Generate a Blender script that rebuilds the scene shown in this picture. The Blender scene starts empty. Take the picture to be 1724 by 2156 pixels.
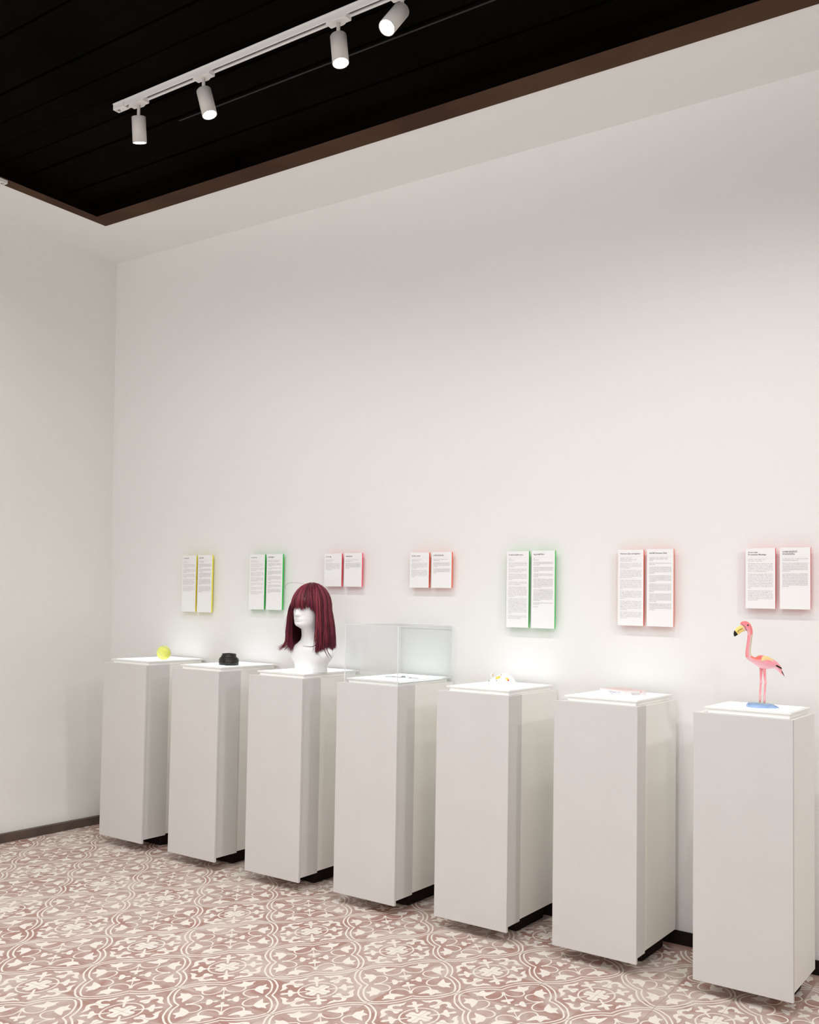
import bpy, math, random
from mathutils import Vector, Matrix
from mathutils.geometry import interpolate_bezier
random.seed(7)
scene = bpy.context.scene
COL = scene.collection
PI = math.pi
W, HH = 1724, 2156

# ------------------------------------------------------------------ camera
F_PX, CX, CY = 2165.998, 599.946, 1156.728
RC = Matrix(((0.77880, 0.62700, 0.02140), (-0.01280, 0.05010, -0.99870), (-0.62720, 0.77740, 0.04710)))
q = RC.to_quaternion(); q.normalize(); RC = q.to_matrix()
cam_d = bpy.data.cameras.new('camera'); cam = bpy.data.objects.new('camera', cam_d); COL.objects.link(cam)
M = Matrix.Identity(3)
right, down, fwd = RC[0], RC[1], RC[2]
for i in range(3):
    M[i][0] = right[i]; M[i][1] = -down[i]; M[i][2] = -fwd[i]
cam.matrix_world = Matrix.Translation((0, 0, 1.5)) @ M.to_4x4()
cam_d.sensor_fit = 'VERTICAL'; cam_d.sensor_height = 24.0
cam_d.lens = F_PX / HH * 24.0
cam_d.shift_x = -(CX - W / 2) / HH
cam_d.shift_y = (CY - HH / 2) / HH
cam_d.clip_start = 0.05
scene.camera = cam

# ------------------------------------------------------------------ world, exposure
wd = bpy.data.worlds.new('world'); scene.world = wd; wd.use_nodes = True
wd.node_tree.nodes['Background'].inputs[0].default_value = (0.9, 0.95, 1, 1)
wd.node_tree.nodes['Background'].inputs[1].default_value = 0.0
vs = scene.view_settings
vs.view_transform = 'Standard'; vs.look = 'None'; vs.gamma = 1; vs.use_curve_mapping = False
vs.exposure = -0.25
scene.cycles.diffuse_bounces = 8
scene.cycles.max_bounces = 12
scene.cycles.transparent_max_bounces = 24
scene.cycles.caustics_reflective = False
scene.cycles.caustics_refractive = False

LAMP_W = 42.0          # watts of each track spotlight
GLOW = 1.0             # emission of a lit plinth top
WARM = (1.0, 0.982, 0.968)
# broad unseen fill light, added behind the camera to even out walls and soffit
ad = bpy.data.lights.new('added_room_fill', 'AREA'); ad.shape = 'RECTANGLE'; ad.size = 4.2; ad.size_y = 2.2; ad.energy = 128; ad.color = (0.97, 0.99, 1.0)
ao = bpy.data.objects.new('added_room_fill', ad); COL.objects.link(ao); ao.location = (-1.2, -2.3, 1.6)
ao.rotation_euler = Vector((-0.35, 1.0, 0.32)).to_track_quat('-Z', 'Y').to_euler()

# ------------------------------------------------------------------ materials
def mat(name, col, rough=0.6, spec=0.3, metal=0.0, noise=None, bump=None, emit=None, sheen=0, coat=0, alpha=None):
    m = bpy.data.materials.new(name); m.use_nodes = True
    nt = m.node_tree; b = nt.nodes['Principled BSDF']
    b.inputs['Base Color'].default_value = (*col, 1); b.inputs['Roughness'].default_value = rough
    b.inputs['Specular IOR Level'].default_value = spec; b.inputs['Metallic'].default_value = metal
    if coat: b.inputs['Coat Weight'].default_value = coat
    if emit:
        b.inputs['Emission Color'].default_value = (*emit[0], 1); b.inputs['Emission Strength'].default_value = emit[1]
    tc = nt.nodes.new('ShaderNodeTexCoord')
    if noise:
        scale, amt, col2 = noise
        n = nt.nodes.new('ShaderNodeTexNoise'); n.inputs['Scale'].default_value = scale; n.inputs['Detail'].default_value = 5
        mx = nt.nodes.new('ShaderNodeMix'); mx.data_type = 'RGBA'
        r = nt.nodes.new('ShaderNodeMapRange'); r.inputs[1].default_value = 0.35; r.inputs[2].default_value = 0.65
        r.inputs[4].default_value = amt
        nt.links.new(tc.outputs['Object'], n.inputs['Vector']); nt.links.new(n.outputs['Fac'], r.inputs[0])
        nt.links.new(r.outputs[0], mx.inputs['Factor'])
        mx.inputs['A'].default_value = (*col, 1); mx.inputs['B'].default_value = (*col2, 1)
        nt.links.new(mx.outputs['Result'], b.inputs['Base Color'])
    if bump:
        scale, st, dist = bump
        n = nt.nodes.new('ShaderNodeTexNoise'); n.inputs['Scale'].default_value = scale; n.inputs['Detail'].default_value = 6
        bp = nt.nodes.new('ShaderNodeBump'); bp.inputs['Strength'].default_value = st; bp.inputs['Distance'].default_value = dist
        nt.links.new(tc.outputs['Object'], n.inputs['Vector']); nt.links.new(n.outputs['Fac'], bp.inputs['Height'])
        nt.links.new(bp.outputs[0], b.inputs['Normal'])
    return m

M_WALL = mat('white_plaster', (0.815, 0.812, 0.80), 0.75, 0.2, noise=(0.9, 0.35, (0.795, 0.787, 0.77)), bump=(3.0, 0.25, 0.01))
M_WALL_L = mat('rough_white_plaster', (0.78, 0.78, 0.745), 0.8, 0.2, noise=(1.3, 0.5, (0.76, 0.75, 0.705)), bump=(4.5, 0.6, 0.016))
M_SOFFIT = mat('soffit_paint', (0.86, 0.875, 0.865), 0.8, 0.2, bump=(2.0, 0.1, 0.01))
M_BROWN = mat('brown_timber', (0.085, 0.046, 0.028), 0.7, 0.06, noise=(2.2, 0.9, (0.056, 0.028, 0.018)), bump=(30, 0.1, 0.002))
M_BLACKW = mat('black_stained_boards', (0.0034, 0.0022, 0.0018), 0.75, 0.012, noise=(2.0, 0.8, (0.0012, 0.0009, 0.0008)), bump=(9, 0.15, 0.004))
M_BASE = mat('dark_skirting', (0.12, 0.09, 0.07), 0.5, 0.3, noise=(6, 0.8, (0.07, 0.05, 0.04)))
M_COVER = mat('grey_linen_board', (0.66, 0.652, 0.638), 0.75, 0.2, noise=(5, 0.5, (0.635, 0.62, 0.605)), bump=(90, 0.12, 0.002))
M_BOX = mat('cream_white_board', (0.87, 0.86, 0.82), 0.55, 0.3, noise=(3, 0.4, (0.85, 0.835, 0.79)), bump=(40, 0.05, 0.002))
M_CUTEDGE = mat('pale_cut_edge', (0.62, 0.585, 0.55), 0.8, 0.2, noise=(14, 0.6, (0.52, 0.46, 0.41)))
M_SHADED_BOARD = mat('dark_shaded_board', (0.016, 0.011, 0.009), 0.8, 0.08)  # near-black also holds shade: gap under the plinths, back baseboard
M_TRAY = mat('white_acrylic', (0.88, 0.88, 0.86), 0.3, 0.4)
M_GLOW = mat('lit_opal_acrylic', (0.9, 0.93, 0.95), 0.35, 0.4, emit=((0.90, 0.965, 1.0), GLOW))
M_SHEET = mat('white_panel', (0.86, 0.86, 0.86), 0.5, 0.3)
M_INK = mat('dark_ink', (0.055, 0.035, 0.035), 0.7, 0.2)
M_INK2 = mat('grey_ink', (0.27, 0.26, 0.26), 0.7, 0.2)
M_LINE = mat('pale_ink', (0.62, 0.62, 0.62), 0.7, 0.2)
M_METAL_W = mat('white_powder_coat', (0.78, 0.755, 0.74), 0.42, 0.4)
M_LAMPBODY = mat('warm_white_lamp_body', (0.60, 0.565, 0.53), 0.5, 0.3)
M_SLOT = mat('black_slot', (0.006, 0.006, 0.006), 0.6, 0.2)
M_LENS = mat('lit_lamp_lens', (1, 1, 1), 0.3, 0.3, emit=((1.0, 0.95, 0.86), 60.0))
M_BUST = mat('white_gloss_plastic', (0.86, 0.875, 0.885), 0.35, 0.45)
M_BALL = mat('yellow_felt', (0.82, 0.87, 0.20), 0.95, 0.1, noise=(60, 0.5, (0.80, 0.80, 0.22)), bump=(320, 0.5, 0.002))
M_SEAM = mat('grey_seam', (0.55, 0.58, 0.56), 0.8, 0.2)
M_BELT = mat('black_leather', (0.012, 0.010, 0.010), 0.42, 0.4, bump=(160, 0.3, 0.001))
M_HOLE = mat('belt_hole', (0.002, 0.002, 0.002), 0.9, 0.0)
M_SILVER = mat('brushed_silver', (0.42, 0.42, 0.43), 0.35, 0.5, metal=1.0)
M_DIAL = mat('dark_dial', (0.03, 0.03, 0.035), 0.3, 0.5)
M_PLUSH = mat('white_plush', (0.86, 0.87, 0.87), 0.95, 0.1, bump=(260, 0.8, 0.003))
M_PINKISH = mat('ear_lining', (0.72, 0.60, 0.52), 0.9, 0.1)
M_YTAG = mat('yellow_tag', (0.88, 0.56, 0.10), 0.7, 0.2)
M_RTAG = mat('red_tag', (0.62, 0.10, 0.06), 0.7, 0.2)
M_BLACK = mat('black_bead', (0.008, 0.008, 0.01), 0.2, 0.6)
M_CARD = mat('white_card', (0.74, 0.69, 0.69), 0.5, 0.3)
M_CARDP = mat('pale_pink_card', (0.74, 0.57, 0.54), 0.5, 0.3)
M_PINKINK = mat('pink_ink', (0.80, 0.33, 0.36), 0.6, 0.2)
M_PURPLEINK = mat('violet_ink', (0.32, 0.28, 0.42), 0.6, 0.2)
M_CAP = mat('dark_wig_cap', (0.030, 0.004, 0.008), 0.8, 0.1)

def hair_mat():
    m = bpy.data.materials.new('wine_red_hair'); m.use_nodes = True
    nt = m.node_tree; b = nt.nodes['Principled BSDF']
    at = nt.nodes.new('ShaderNodeAttribute'); at.attribute_name = 'tone'
    cr = nt.nodes.new('ShaderNodeValToRGB')
    e = cr.color_ramp.elements
    e[0].position = 0.0; e[0].color = (0.018, 0.002, 0.004, 1)
    e[1].position = 1.0; e[1].color = (0.42, 0.055, 0.09, 1)
    x = e.new(0.5); x.color = (0.13, 0.010, 0.024, 1)  # ramp spread wide to paint highlights and deep shade into the strands
    nt.links.new(at.outputs['Fac'], cr.inputs[0]); nt.links.new(cr.outputs[0], b.inputs['Base Color'])
    b.inputs['Roughness'].default_value = 0.36; b.inputs['Specular IOR Level'].default_value = 0.4
    return m
M_HAIR = hair_mat()

def vcol_mat(name, rough=0.45):
    m = bpy.data.materials.new(name); m.use_nodes = True
    nt = m.node_tree; b = nt.nodes['Principled BSDF']
    at = nt.nodes.new('ShaderNodeAttribute'); at.attribute_name = 'paint'
    nt.links.new(at.outputs['Color'], b.inputs['Base Color'])
    b.inputs['Roughness'].default_value = rough; b.inputs['Specular IOR Level'].default_value = 0.4
    return m
M_PAINT = vcol_mat('hand_painted_wood')

def acrylic_mat():
    m = bpy.data.materials.new('clear_acrylic'); m.use_nodes = True
    nt = m.node_tree; nt.nodes.clear()
    o = nt.nodes.new('ShaderNodeOutputMaterial'); t = nt.nodes.new('ShaderNodeBsdfTransparent'); g = nt.nodes.new('ShaderNodeBsdfGlossy')
    t.inputs[0].default_value = (0.985, 0.99, 0.99, 1); g.inputs['Roughness'].default_value = 0.02
    lw = nt.nodes.new('ShaderNodeLayerWeight'); lw.inputs[0].default_value = 0.5
    pw = nt.nodes.new('ShaderNodeMath'); pw.operation = 'POWER'; pw.inputs[1].default_value = 5.0
    f = nt.nodes.new('ShaderNodeMath'); f.operation = 'MULTIPLY_ADD'; f.inputs[1].default_value = 0.5; f.inputs[2].default_value = 0.018
    nt.links.new(lw.outputs['Facing'], pw.inputs[0]); nt.links.new(pw.outputs[0], f.inputs[0])
    mx = nt.nodes.new('ShaderNodeMixShader')
    nt.links.new(f.outputs[0], mx.inputs[0]); nt.links.new(t.outputs[0], mx.inputs[1]); nt.links.new(g.outputs[0], mx.inputs[2])
    nt.links.new(mx.outputs[0], o.inputs[0])
    return m
M_ACRYL = acrylic_mat()
M_ACRYL_EDGE = mat('polished_acrylic_edge', (0.80, 0.82, 0.82), 0.2, 0.5)

# tile lattice of the floor: world = U*i + V*j + O
LU, LV, LO = (0.2119, 0.0232), (-0.0096, 0.2941), (-3.0245, 2.8659)
DET = LU[0] * LV[1] - LV[0] * LU[1]
def tile_mat(name, base, alt, mix_hi, grout, grout_w, rough, small):
    m = bpy.data.materials.new(name); m.use_nodes = True
    nt = m.node_tree; N = nt.nodes; L = nt.links; b = N['Principled BSDF']
    geo = N.new('ShaderNodeNewGeometry')
    sub = N.new('ShaderNodeVectorMath'); sub.operation = 'SUBTRACT'; sub.inputs[1].default_value = (LO[0], LO[1], 0)
    L.new(geo.outputs['Position'], sub.inputs[0])
    def dot(v):
        d = N.new('ShaderNodeVectorMath'); d.operation = 'DOT_PRODUCT'; d.inputs[1].default_value = (*v, 0)
        L.new(sub.outputs[0], d.inputs[0]); return d.outputs['Value']
    i = dot((LV[1] / DET, -LV[0] / DET)); j = dot((-LU[1] / DET, LU[0] / DET))
    def mth(op, a, bb=None):
        n = N.new('ShaderNodeMath'); n.operation = op
        for k, v in enumerate((a, bb)):
            if v is None: continue
            if isinstance(v, (int, float)): n.inputs[k].default_value = v
            else: L.new(v, n.inputs[k])
        return n.outputs[0]
    gi = mth('ABSOLUTE', mth('SUBTRACT', mth('FRACT', i), 0.5)); gj = mth('ABSOLUTE', mth('SUBTRACT', mth('FRACT', j), 0.5))
    g = mth('GREATER_THAN', mth('MAXIMUM', gi, gj), 0.5 - grout_w)
    cmb = N.new('ShaderNodeCombineXYZ'); L.new(mth('FLOOR', i), cmb.inputs[0]); L.new(mth('FLOOR', j), cmb.inputs[1])
    wn = N.new('ShaderNodeTexWhiteNoise'); wn.noise_dimensions = '3D'; L.new(cmb.outputs[0], wn.inputs['Vector'])
    off = N.new('ShaderNodeVectorMath'); off.operation = 'MULTIPLY_ADD'; off.inputs[1].default_value = (9, 9, 9)
    L.new(wn.outputs['Color'], off.inputs[0]); L.new(geo.outputs['Position'], off.inputs[2])
    ns = N.new('ShaderNodeTexNoise'); ns.inputs['Scale'].default_value = 5.0; ns.inputs['Detail'].default_value = 4; ns.inputs['Distortion'].default_value = 1.5
    L.new(off.outputs[0], ns.inputs['Vector'])
    mr = N.new('ShaderNodeMapRange'); mr.inputs[1].default_value = 0.33; mr.inputs[2].default_value = 0.67; mr.inputs[4].default_value = mix_hi
    s = mth('ADD', mth('MULTIPLY', wn.outputs['Value'], 0.16), mth('SUBTRACT', ns.outputs['Fac'], 0.08)); L.new(s, mr.inputs[0])
    mx = N.new('ShaderNodeMix'); mx.data_type = 'RGBA'; L.new(mr.outputs[0], mx.inputs['Factor'])
    mx.inputs['A'].default_value = (*base, 1); mx.inputs['B'].default_value = (*alt, 1)
    mg = N.new('ShaderNodeMix'); mg.data_type = 'RGBA'; L.new(g, mg.inputs['Factor']); L.new(mx.outputs['Result'], mg.inputs['A']); mg.inputs['B'].default_value = (*grout, 1)
    L.new(mg.outputs['Result'], b.inputs['Base Color'])
    b.inputs['Roughness'].default_value = rough; b.inputs['Specular IOR Level'].default_value = 0.35
    return m
M_TILE = tile_mat('pink_cement_tile', (0.39, 0.215, 0.178), (0.58, 0.475, 0.435), 1.0, (0.42, 0.33, 0.28), 0.008, 0.42, 0)
M_INLAY = tile_mat('cream_tile_inlay', (0.86, 0.81, 0.75), (0.82, 0.76, 0.69), 1.0, (0.62, 0.53, 0.46), 0.006, 0.42, 0)

# ------------------------------------------------------------------ mesh helpers
class MB:
    def __init__(s): s.v = []; s.f = []; s.m = []; s.col = None; s.tone = None
    def quad(s, a, b, c, d, mi=0):
        n = len(s.v); s.v += [tuple(a), tuple(b), tuple(c), tuple(d)]; s.f.append((n, n + 1, n + 2, n + 3)); s.m.append(mi)
    def poly(s, pts, mi=0):
        n = len(s.v); s.v += [tuple(p) for p in pts]; s.f.append(tuple(range(n, n + len(pts)))); s.m.append(mi)
    def box(s, x0, x1, y0, y1, z0, z1, mi=0):
        n = len(s.v)
        s.v += [(x0, y0, z0), (x1, y0, z0), (x1, y1, z0), (x0, y1, z0), (x0, y0, z1), (x1, y0, z1), (x1, y1, z1), (x0, y1, z1)]
        for f in ((0, 3, 2, 1), (4, 5, 6, 7), (0, 1, 5, 4), (1, 2, 6, 5), (2, 3, 7, 6), (3, 0, 4, 7)):
            s.f.append(tuple(n + i for i in f)); s.m.append(mi)
    def rings(s, rings, cap=True, mi=0, closed=True):
        n = len(s.v); k = len(rings[0])
        for r in rings: s.v += [tuple(p) for p in r]
        for a in range(len(rings) - 1):
            for b in range(k if closed else k - 1):
                c = (b + 1) % k
                s.f.append((n + a * k + b, n + a * k + c, n + (a + 1) * k + c, n + (a + 1) * k + b)); s.m.append(mi)
        if cap and closed:
            s.f.append(tuple(n + i for i in reversed(range(k)))); s.m.append(mi)
            s.f.append(tuple(n + (len(rings) - 1) * k + i for i in range(k))); s.m.append(mi)
    def tube(s, path, rad, k=8, mi=0, cap=True):
        path = [Vector(p) for p in path]
        if not hasattr(rad, '__len__'): rad = [rad] * len(path)
        up = Vector((0, 0, 1)); rr = []
        t0 = (path[1] - path[0]).normalized()
        if abs(t0.dot(up)) > 0.95: up = Vector((1, 0, 0))
        a = t0.cross(up).normalized()
        for i, p in enumerate(path):
            t = (path[min(i + 1, len(path) - 1)] - path[max(i - 1, 0)]).normalized()
            a = (a - t * a.dot(t))
            if a.length < 1e-6: a = t.orthogonal()
            a.normalize(); b = t.cross(a)
            rr.append([p + (a * math.cos(2 * PI * j / k) + b * math.sin(2 * PI * j / k)) * rad[i] for j in range(k)])
        s.rings(rr, cap, mi)
    def cyl(s, p0, p1, r, k=24, mi=0, r1=None):
        s.tube([p0, p1], [r, r if r1 is None else r1], k, mi)
    def lathe(s, prof, c=(0, 0, 0), k=32, mi=0, cap=True):
        s.rings([[(c[0] + r * math.cos(2 * PI * j / k), c[1] + r * math.sin(2 * PI * j / k), c[2] + z) for j in range(k)] for r, z in prof], cap, mi)
    def ell(s, c, rx, ry, rz, rot=None, mi=0, k=20, n=12):
        rr = []
        for a in range(n + 1):
            th = PI * (a / n); st = max(math.sin(th), 0.01)
            ring = []
            for j in range(k):
                v = Vector((rx * st * math.cos(2 * PI * j / k), ry * st * math.sin(2 * PI * j / k), -rz * math.cos(th)))
                if rot: v = rot @ v
                ring.append(Vector(c) + v)
            rr.append(ring)
        s.rings(rr, True, mi)

def obj(name, mb, mats, parent=None, smooth=False, bevel=0, loc=None, sub=0, auto=None):
    me = bpy.data.meshes.new(name); me.from_pydata(mb.v, [], mb.f)
    if not isinstance(mats, (list, tuple)): mats = [mats]
    for m in mats: me.materials.append(m)
    if len(mats) > 1: me.polygons.foreach_set('material_index', mb.m)
    if smooth: me.polygons.foreach_set('use_smooth', [True] * len(me.polygons))
    if mb.tone is not None:
        at = me.attributes.new('tone', 'FLOAT', 'POINT'); at.data.foreach_set('value', mb.tone)
    if mb.col is not None:
        at = me.attributes.new('paint', 'FLOAT_COLOR', 'POINT'); at.data.foreach_set('color', [c for q_ in mb.col for c in (*q_, 1)])
    me.update()
    o = bpy.data.objects.new(name, me); COL.objects.link(o)
    if parent: o.parent = parent
    if loc: o.location = loc
    if bevel:
        b = o.modifiers.new('bevel', 'BEVEL'); b.width = bevel; b.segments = 2; b.limit_method = 'ANGLE'
    if sub:
        b = o.modifiers.new('sub', 'SUBSURF'); b.levels = sub; b.render_levels = sub
    return o
def thing(name, label, cat, loc=(0, 0, 0), group=None, rot=None):
    o = bpy.data.objects.new(name, None); COL.objects.link(o); o.location = loc
    if rot: o.rotation_euler = rot
    o['label'] = label; o['category'] = cat
    if group: o['group'] = group
    return o
def tag(o, label, cat, group=None):
    o['label'] = label; o['category'] = cat
    if group: o['group'] = group
    return o
def struct(name, mb, m, parent=None, smooth=False):
    o = obj(name, mb, m, parent, smooth)
    if not parent: o['kind'] = 'structure'
    return o
def catmull(pts, n=6, closed=False):
    out = []; L = len(pts)
    rng = range(L if closed else L - 1)
    for i in rng:
        if closed: p = [pts[(i + k - 1) % L] for k in range(4)]
        else: p = [pts[max(i - 1, 0)], pts[i], pts[i + 1], pts[min(i + 2, L - 1)]]
        for s_ in range(n):
            t = s_ / n; t2 = t * t; t3 = t2 * t
            out.append(tuple(0.5 * (2 * p[1][k] + (p[2][k] - p[0][k]) * t + (2 * p[0][k] - 5 * p[1][k] + 4 * p[2][k] - p[3][k]) * t2 + (3 * p[1][k] - p[0][k] - 3 * p[2][k] + p[3][k]) * t3) for k in range(len(p[1]))))
    if not closed: out.append(tuple(pts[-1]))
    return out

def text_mb(body, size, width=None, align='LEFT', bold=0.0, spacing=1.0, shear=0.0, res=1):
    """lettering as flat outline faces, x right, y up, in metres; returns verts, faces"""
    S = size
    c = bpy.data.curves.new('t', 'FONT'); c.body = body; c.size = 1.0; c.resolution_u = res
    c.align_x = align; c.space_line = spacing; c.offset = bold; c.shear = shear; c.fill_mode = 'FRONT'
    if width: c.text_boxes[0].width = width / S
    o = bpy.data.objects.new('t', c); COL.objects.link(o)
    dg = bpy.context.evaluated_depsgraph_get(); dg.update()
    ev = o.evaluated_get(dg); me = ev.to_mesh()
    vs_ = [(v.co.x * S, v.co.y * S) for v in me.vertices]; fs = [tuple(p.vertices) for p in me.polygons]
    ev.to_mesh_clear(); bpy.data.objects.remove(o); bpy.data.curves.remove(c)
    return vs_, fs
def put_text(mb, t, ox, oz, y, mi=0):
    n = len(mb.v); vs_, fs = t
    mb.v += [(ox + a, y, oz + b) for a, b in vs_]
    for f in fs: mb.f.append(tuple(n + i for i in f)); mb.m.append(mi)

# ================================================================== SETTING
YW, ZC = 4.75, 3.8055
YB, XR_ = -2.6, 2.2
b = MB()
b.quad((-5.55, YW, 0), (XR_, YW, 0), (XR_, YW, 4.0), (-5.55, YW, 4.0)); struct('wall_back', b, M_WALL)
# old uneven plaster wall on the left
b = MB(); rows = []
prof = [(0.0, -5.205, -5.215), (0.3, -5.255, -5.26), (0.7, -5.31, -5.29), (1.07, -5.338, -5.30), (2.4, -5.370, -5.305), (3.0, -5.382, -5.308), (4.0, -5.392, -5.31)]
zs = [p[0] for p in prof]
def lerp_prof(z, k):
    for a_, b_ in zip(prof, prof[1:]):
        if a_[0] <= z <= b_[0]:
            t = (z - a_[0]) / (b_[0] - a_[0]); t = t * t * (3 - 2 * t) * 0.3 + t * 0.7
            return a_[k] + (b_[k] - a_[k]) * t
    return prof[-1][k]
nz = 60
for i in range(nz + 1):
    z = 4.0 * i / nz; xc, xf = lerp_prof(z, 1), lerp_prof(z, 2)
    row = []
    for y in (4.80, 4.75, 4.2, 3.72, 2.0, YB):
        t = (4.75 - y) / 1.03 if y >= 3.72 else 1
        row.append((xc + (xf - xc) * t + (0 if y >= 3.72 else (3.72 - y) * 0.01), y, z))
    rows.append(row)
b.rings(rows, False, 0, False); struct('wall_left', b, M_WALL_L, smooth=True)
b = MB(); b.quad((XR_, YW, 0), (XR_, YB, 0), (XR_, YB, 4), (XR_, YW, 4)); struct('wall_right', b, M_WALL)
b = MB(); b.quad((XR_, YB, 0), (-5.6, YB, 0), (-5.6, YB, 4), (XR_, YB, 4)); struct('wall_front', b, M_WALL)
# skirting
b = MB(); b.box(-5.2, XR_, YW - 0.013, YW, 0, 0.058); struct('baseboard_back', b, M_SHADED_BOARD)  # darker than the left skirting, shade put into its colour
b = MB(); b.poly([(-5.178, 4.74, 0), (-5.178, 4.74, 0.05), (-5.192, 3.7, 0.052), (-5.192, 3.7, 0)])
b.poly([(-5.192, 3.7, 0), (-5.192, 3.7, 0.052), (-5.19, YB, 0.052), (-5.19, YB, 0)])
b.poly([(-5.178, 4.74, 0.05), (-5.24, 4.74, 0.05), (-5.24, 3.7, 0.052), (-5.192, 3.7, 0.052)])
b.poly([(-5.192, 3.7, 0.052), (-5.24, 3.7, 0.052), (-5.24, YB, 0.052), (-5.19, YB, 0.052)])
struct('baseboard_left', b, M_BASE)
# white soffit round the room with the timber ceiling set into it
ox0, oy1 = -4.8916, 4.205; ix0, iy1 = -4.8099, 4.065
XI, YI = 1.2, -1.6      # far ends of the opening
b = MB()
b.quad((-5.6, oy1, ZC), (-5.6, YW, ZC), (XR_, YW, ZC), (XR_, oy1, ZC))
b.quad((-5.6, YB, ZC), (-5.6, oy1, ZC), (ox0, oy1, ZC), (ox0 + 0.15, YB, ZC))
b.quad((XI, YB, ZC), (XI, oy1, ZC), (XR_, oy1, ZC), (XR_, YB, ZC))
b.quad((-4.9, YB, ZC), (-4.9, YI, ZC), (XI, YI, ZC), (XI, YB, ZC))
struct('ceiling', b, M_SOFFIT)
b = MB(); zf = ZC - 0.004
b.poly([(ox0, oy1, zf), (ix0, iy1, zf), (XI, iy1 - 0.01, zf), (XI, oy1 + 0.012, zf)])
b.poly([(ox0, oy1, zf), (ox0 + 0.021 * 7.5, YI, zf), (ix0 + 0.041 * 5, YI, zf), (ix0, iy1, zf)])
b.quad((ox0, oy1, zf), (XI, oy1 + 0.012, zf), (XI, oy1 + 0.012, ZC + 0.01), (ox0, oy1, ZC + 0.01))
b.quad((ox0, oy1, zf), (ox0 + 0.1575, YI, zf), (ox0 + 0.1575, YI, ZC + 0.01), (ox0, oy1, ZC + 0.01))
struct('trim_1', b, M_BROWN)
ZP = ZC + 0.060
b = MB()
y = iy1 + 0.10; k = 0
while y > YI - 0.1:
    w = (0.150, 0.166, 0.142)[k % 3]; dz = 0.004 * ((k * 7) % 3)
    b.box(-5.0, XI + 0.1, y - w, y, ZP + dz, ZP + 0.03)
    y -= w + (0.013 if k % 2 else 0.006); k += 1
b.quad((-5.0, YI - 0.2, ZP + 0.028), (-5.0, iy1 + 0.1, ZP + 0.028), (XI + 0.1, iy1 + 0.1, ZP + 0.028), (XI + 0.1, YI - 0.2, ZP + 0.028))
b.quad((ix0, iy1, zf), (XI, iy1, zf), (XI, iy1, ZP + 0.03), (ix0, iy1, ZP + 0.03))
b.quad((ix0, iy1, zf), (ix0 + 0.2, YI, zf), (ix0 + 0.2, YI, ZP + 0.03), (ix0, iy1, ZP + 0.03))
o = struct('ceiling_boards', b, M_BLACKW)
b = MB(); b.box(-3.6, XI, 3.545, 3.553, ZP - 0.003, ZP + 0.001)
o = struct('edge_glint_strip', b, mat('lit_board_edge', (0.022, 0.020, 0.019), 0.6, 0.2))  # thin lighter strip painted in for light catching a board edge

# ------------------------------------------------------------------ tiled floor with its inlaid ornament
FL = MB()
FL.quad((-5.6, YB, 0), (XR_, YB, 0), (XR_, YW + 0.02, 0), (-5.6, YW + 0.02, 0))
def lat(i, j): return (LO[0] + LU[0] * i + LV[0] * j, LO[1] + LU[1] * i + LV[1] * j)
def ribbon(pts, w, n=5):
    """flat band along a smooth line; w is one width or one per control point"""
    if not hasattr(w, '__len__'): w = [w] * len(pts)
    pp = catmull([(p[0], p[1], ww) for p, ww in zip(pts, w)], n)
    A, B = [], []
    for i, p in enumerate(pp):
        a_, c_ = pp[max(i - 1, 0)], pp[min(i + 1, len(pp) - 1)]
        dx, dy = c_[0] - a_[0], c_[1] - a_[1]; l = math.hypot(dx, dy) or 1
        A.append((p[0] - dy / l * p[2] / 2, p[1] + dx / l * p[2] / 2)); B.append((p[0] + dy / l * p[2] / 2, p[1] - dx / l * p[2] / 2))
    return A + B[::-1]
half = []   # figures for the triangle 0<=v<=u, mirrored afterwards; quatrefoil centre at (0,0)
outer = [(0.984, 0.007), (0.970, 0.09), (0.935, 0.165), (0.888, 0.235), (0.81, 0.335), (0.65, 0.45), (0.512, 0.512)]
inner = [(0.925, 0.007), (0.905, 0.07), (0.865, 0.14), (0.80, 0.225), (0.70, 0.318), (0.585, 0.395), (0.443, 0.443)]
half.append(ribbon(outer, 0.030)); half.append(ribbon(inner, 0.030))
half.append(ribbon([(0.365, 0.365), (0.310, 0.260), (0.305, 0.158), (0.353, 0.064), (0.434, 0.029), (0.505, 0.053), (0.555, 0.104)], [0.034, 0.028, 0.026, 0.026, 0.026, 0.026, 0.030]))
tul = [(0.542, 0.104), (0.597, 0.079), (0.678, 0.070), (0.718, 0.105), (0.790, 0.119), (0.712, 0.178), (0.705, 0.215), (0.688, 0.283), (0.620, 0.245), (0.575, 0.262), (0.540, 0.30), (0.486, 0.345), (0.488, 0.285), (0.499, 0.213), (0.515, 0.150)]
half.append([p for p in catmull(tul, 3, True)])
half.append([(0.04, 0.04), (0.075, 0.036), (0.098, 0.060), (0.108, 0.088), (0.15, 0.068), (0.20, 0.060), (0.229, 0.075), (0.226, 0.105), (0.20, 0.140), (0.172, 0.158), (0.165, 0.165)])       # clover
half.append([(0.15, 0.15), (0.168, 0.152), (0.255, 0.246), (0.331, 0.314), (0.392, 0.346), (0.378, 0.378)])   # stem flaring to the junction
def med(p, q_): return (1 - p, 1 - q_)
mous = [(0.0, 0.607), (0.035, 0.625), (0.068, 0.646), (0.115, 0.638), (0.165, 0.600), (0.195, 0.560), (0.250, 0.520), (0.328, 0.489), (0.270, 0.470), (0.212, 0.462), (0.190, 0.482), (0.155, 0.470), (0.148, 0.505), (0.142, 0.535), (0.118, 0.560), (0.076, 0.566), (0.040, 0.530), (0.034, 0.478), (0.062, 0.442), (0.090, 0.395), (0.075, 0.360), (0.045, 0.350), (0.0, 0.362)]
half.append([med(q_, p) for p, q_ in mous])     # axis towards (0,1): q along u
flr = []
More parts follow.
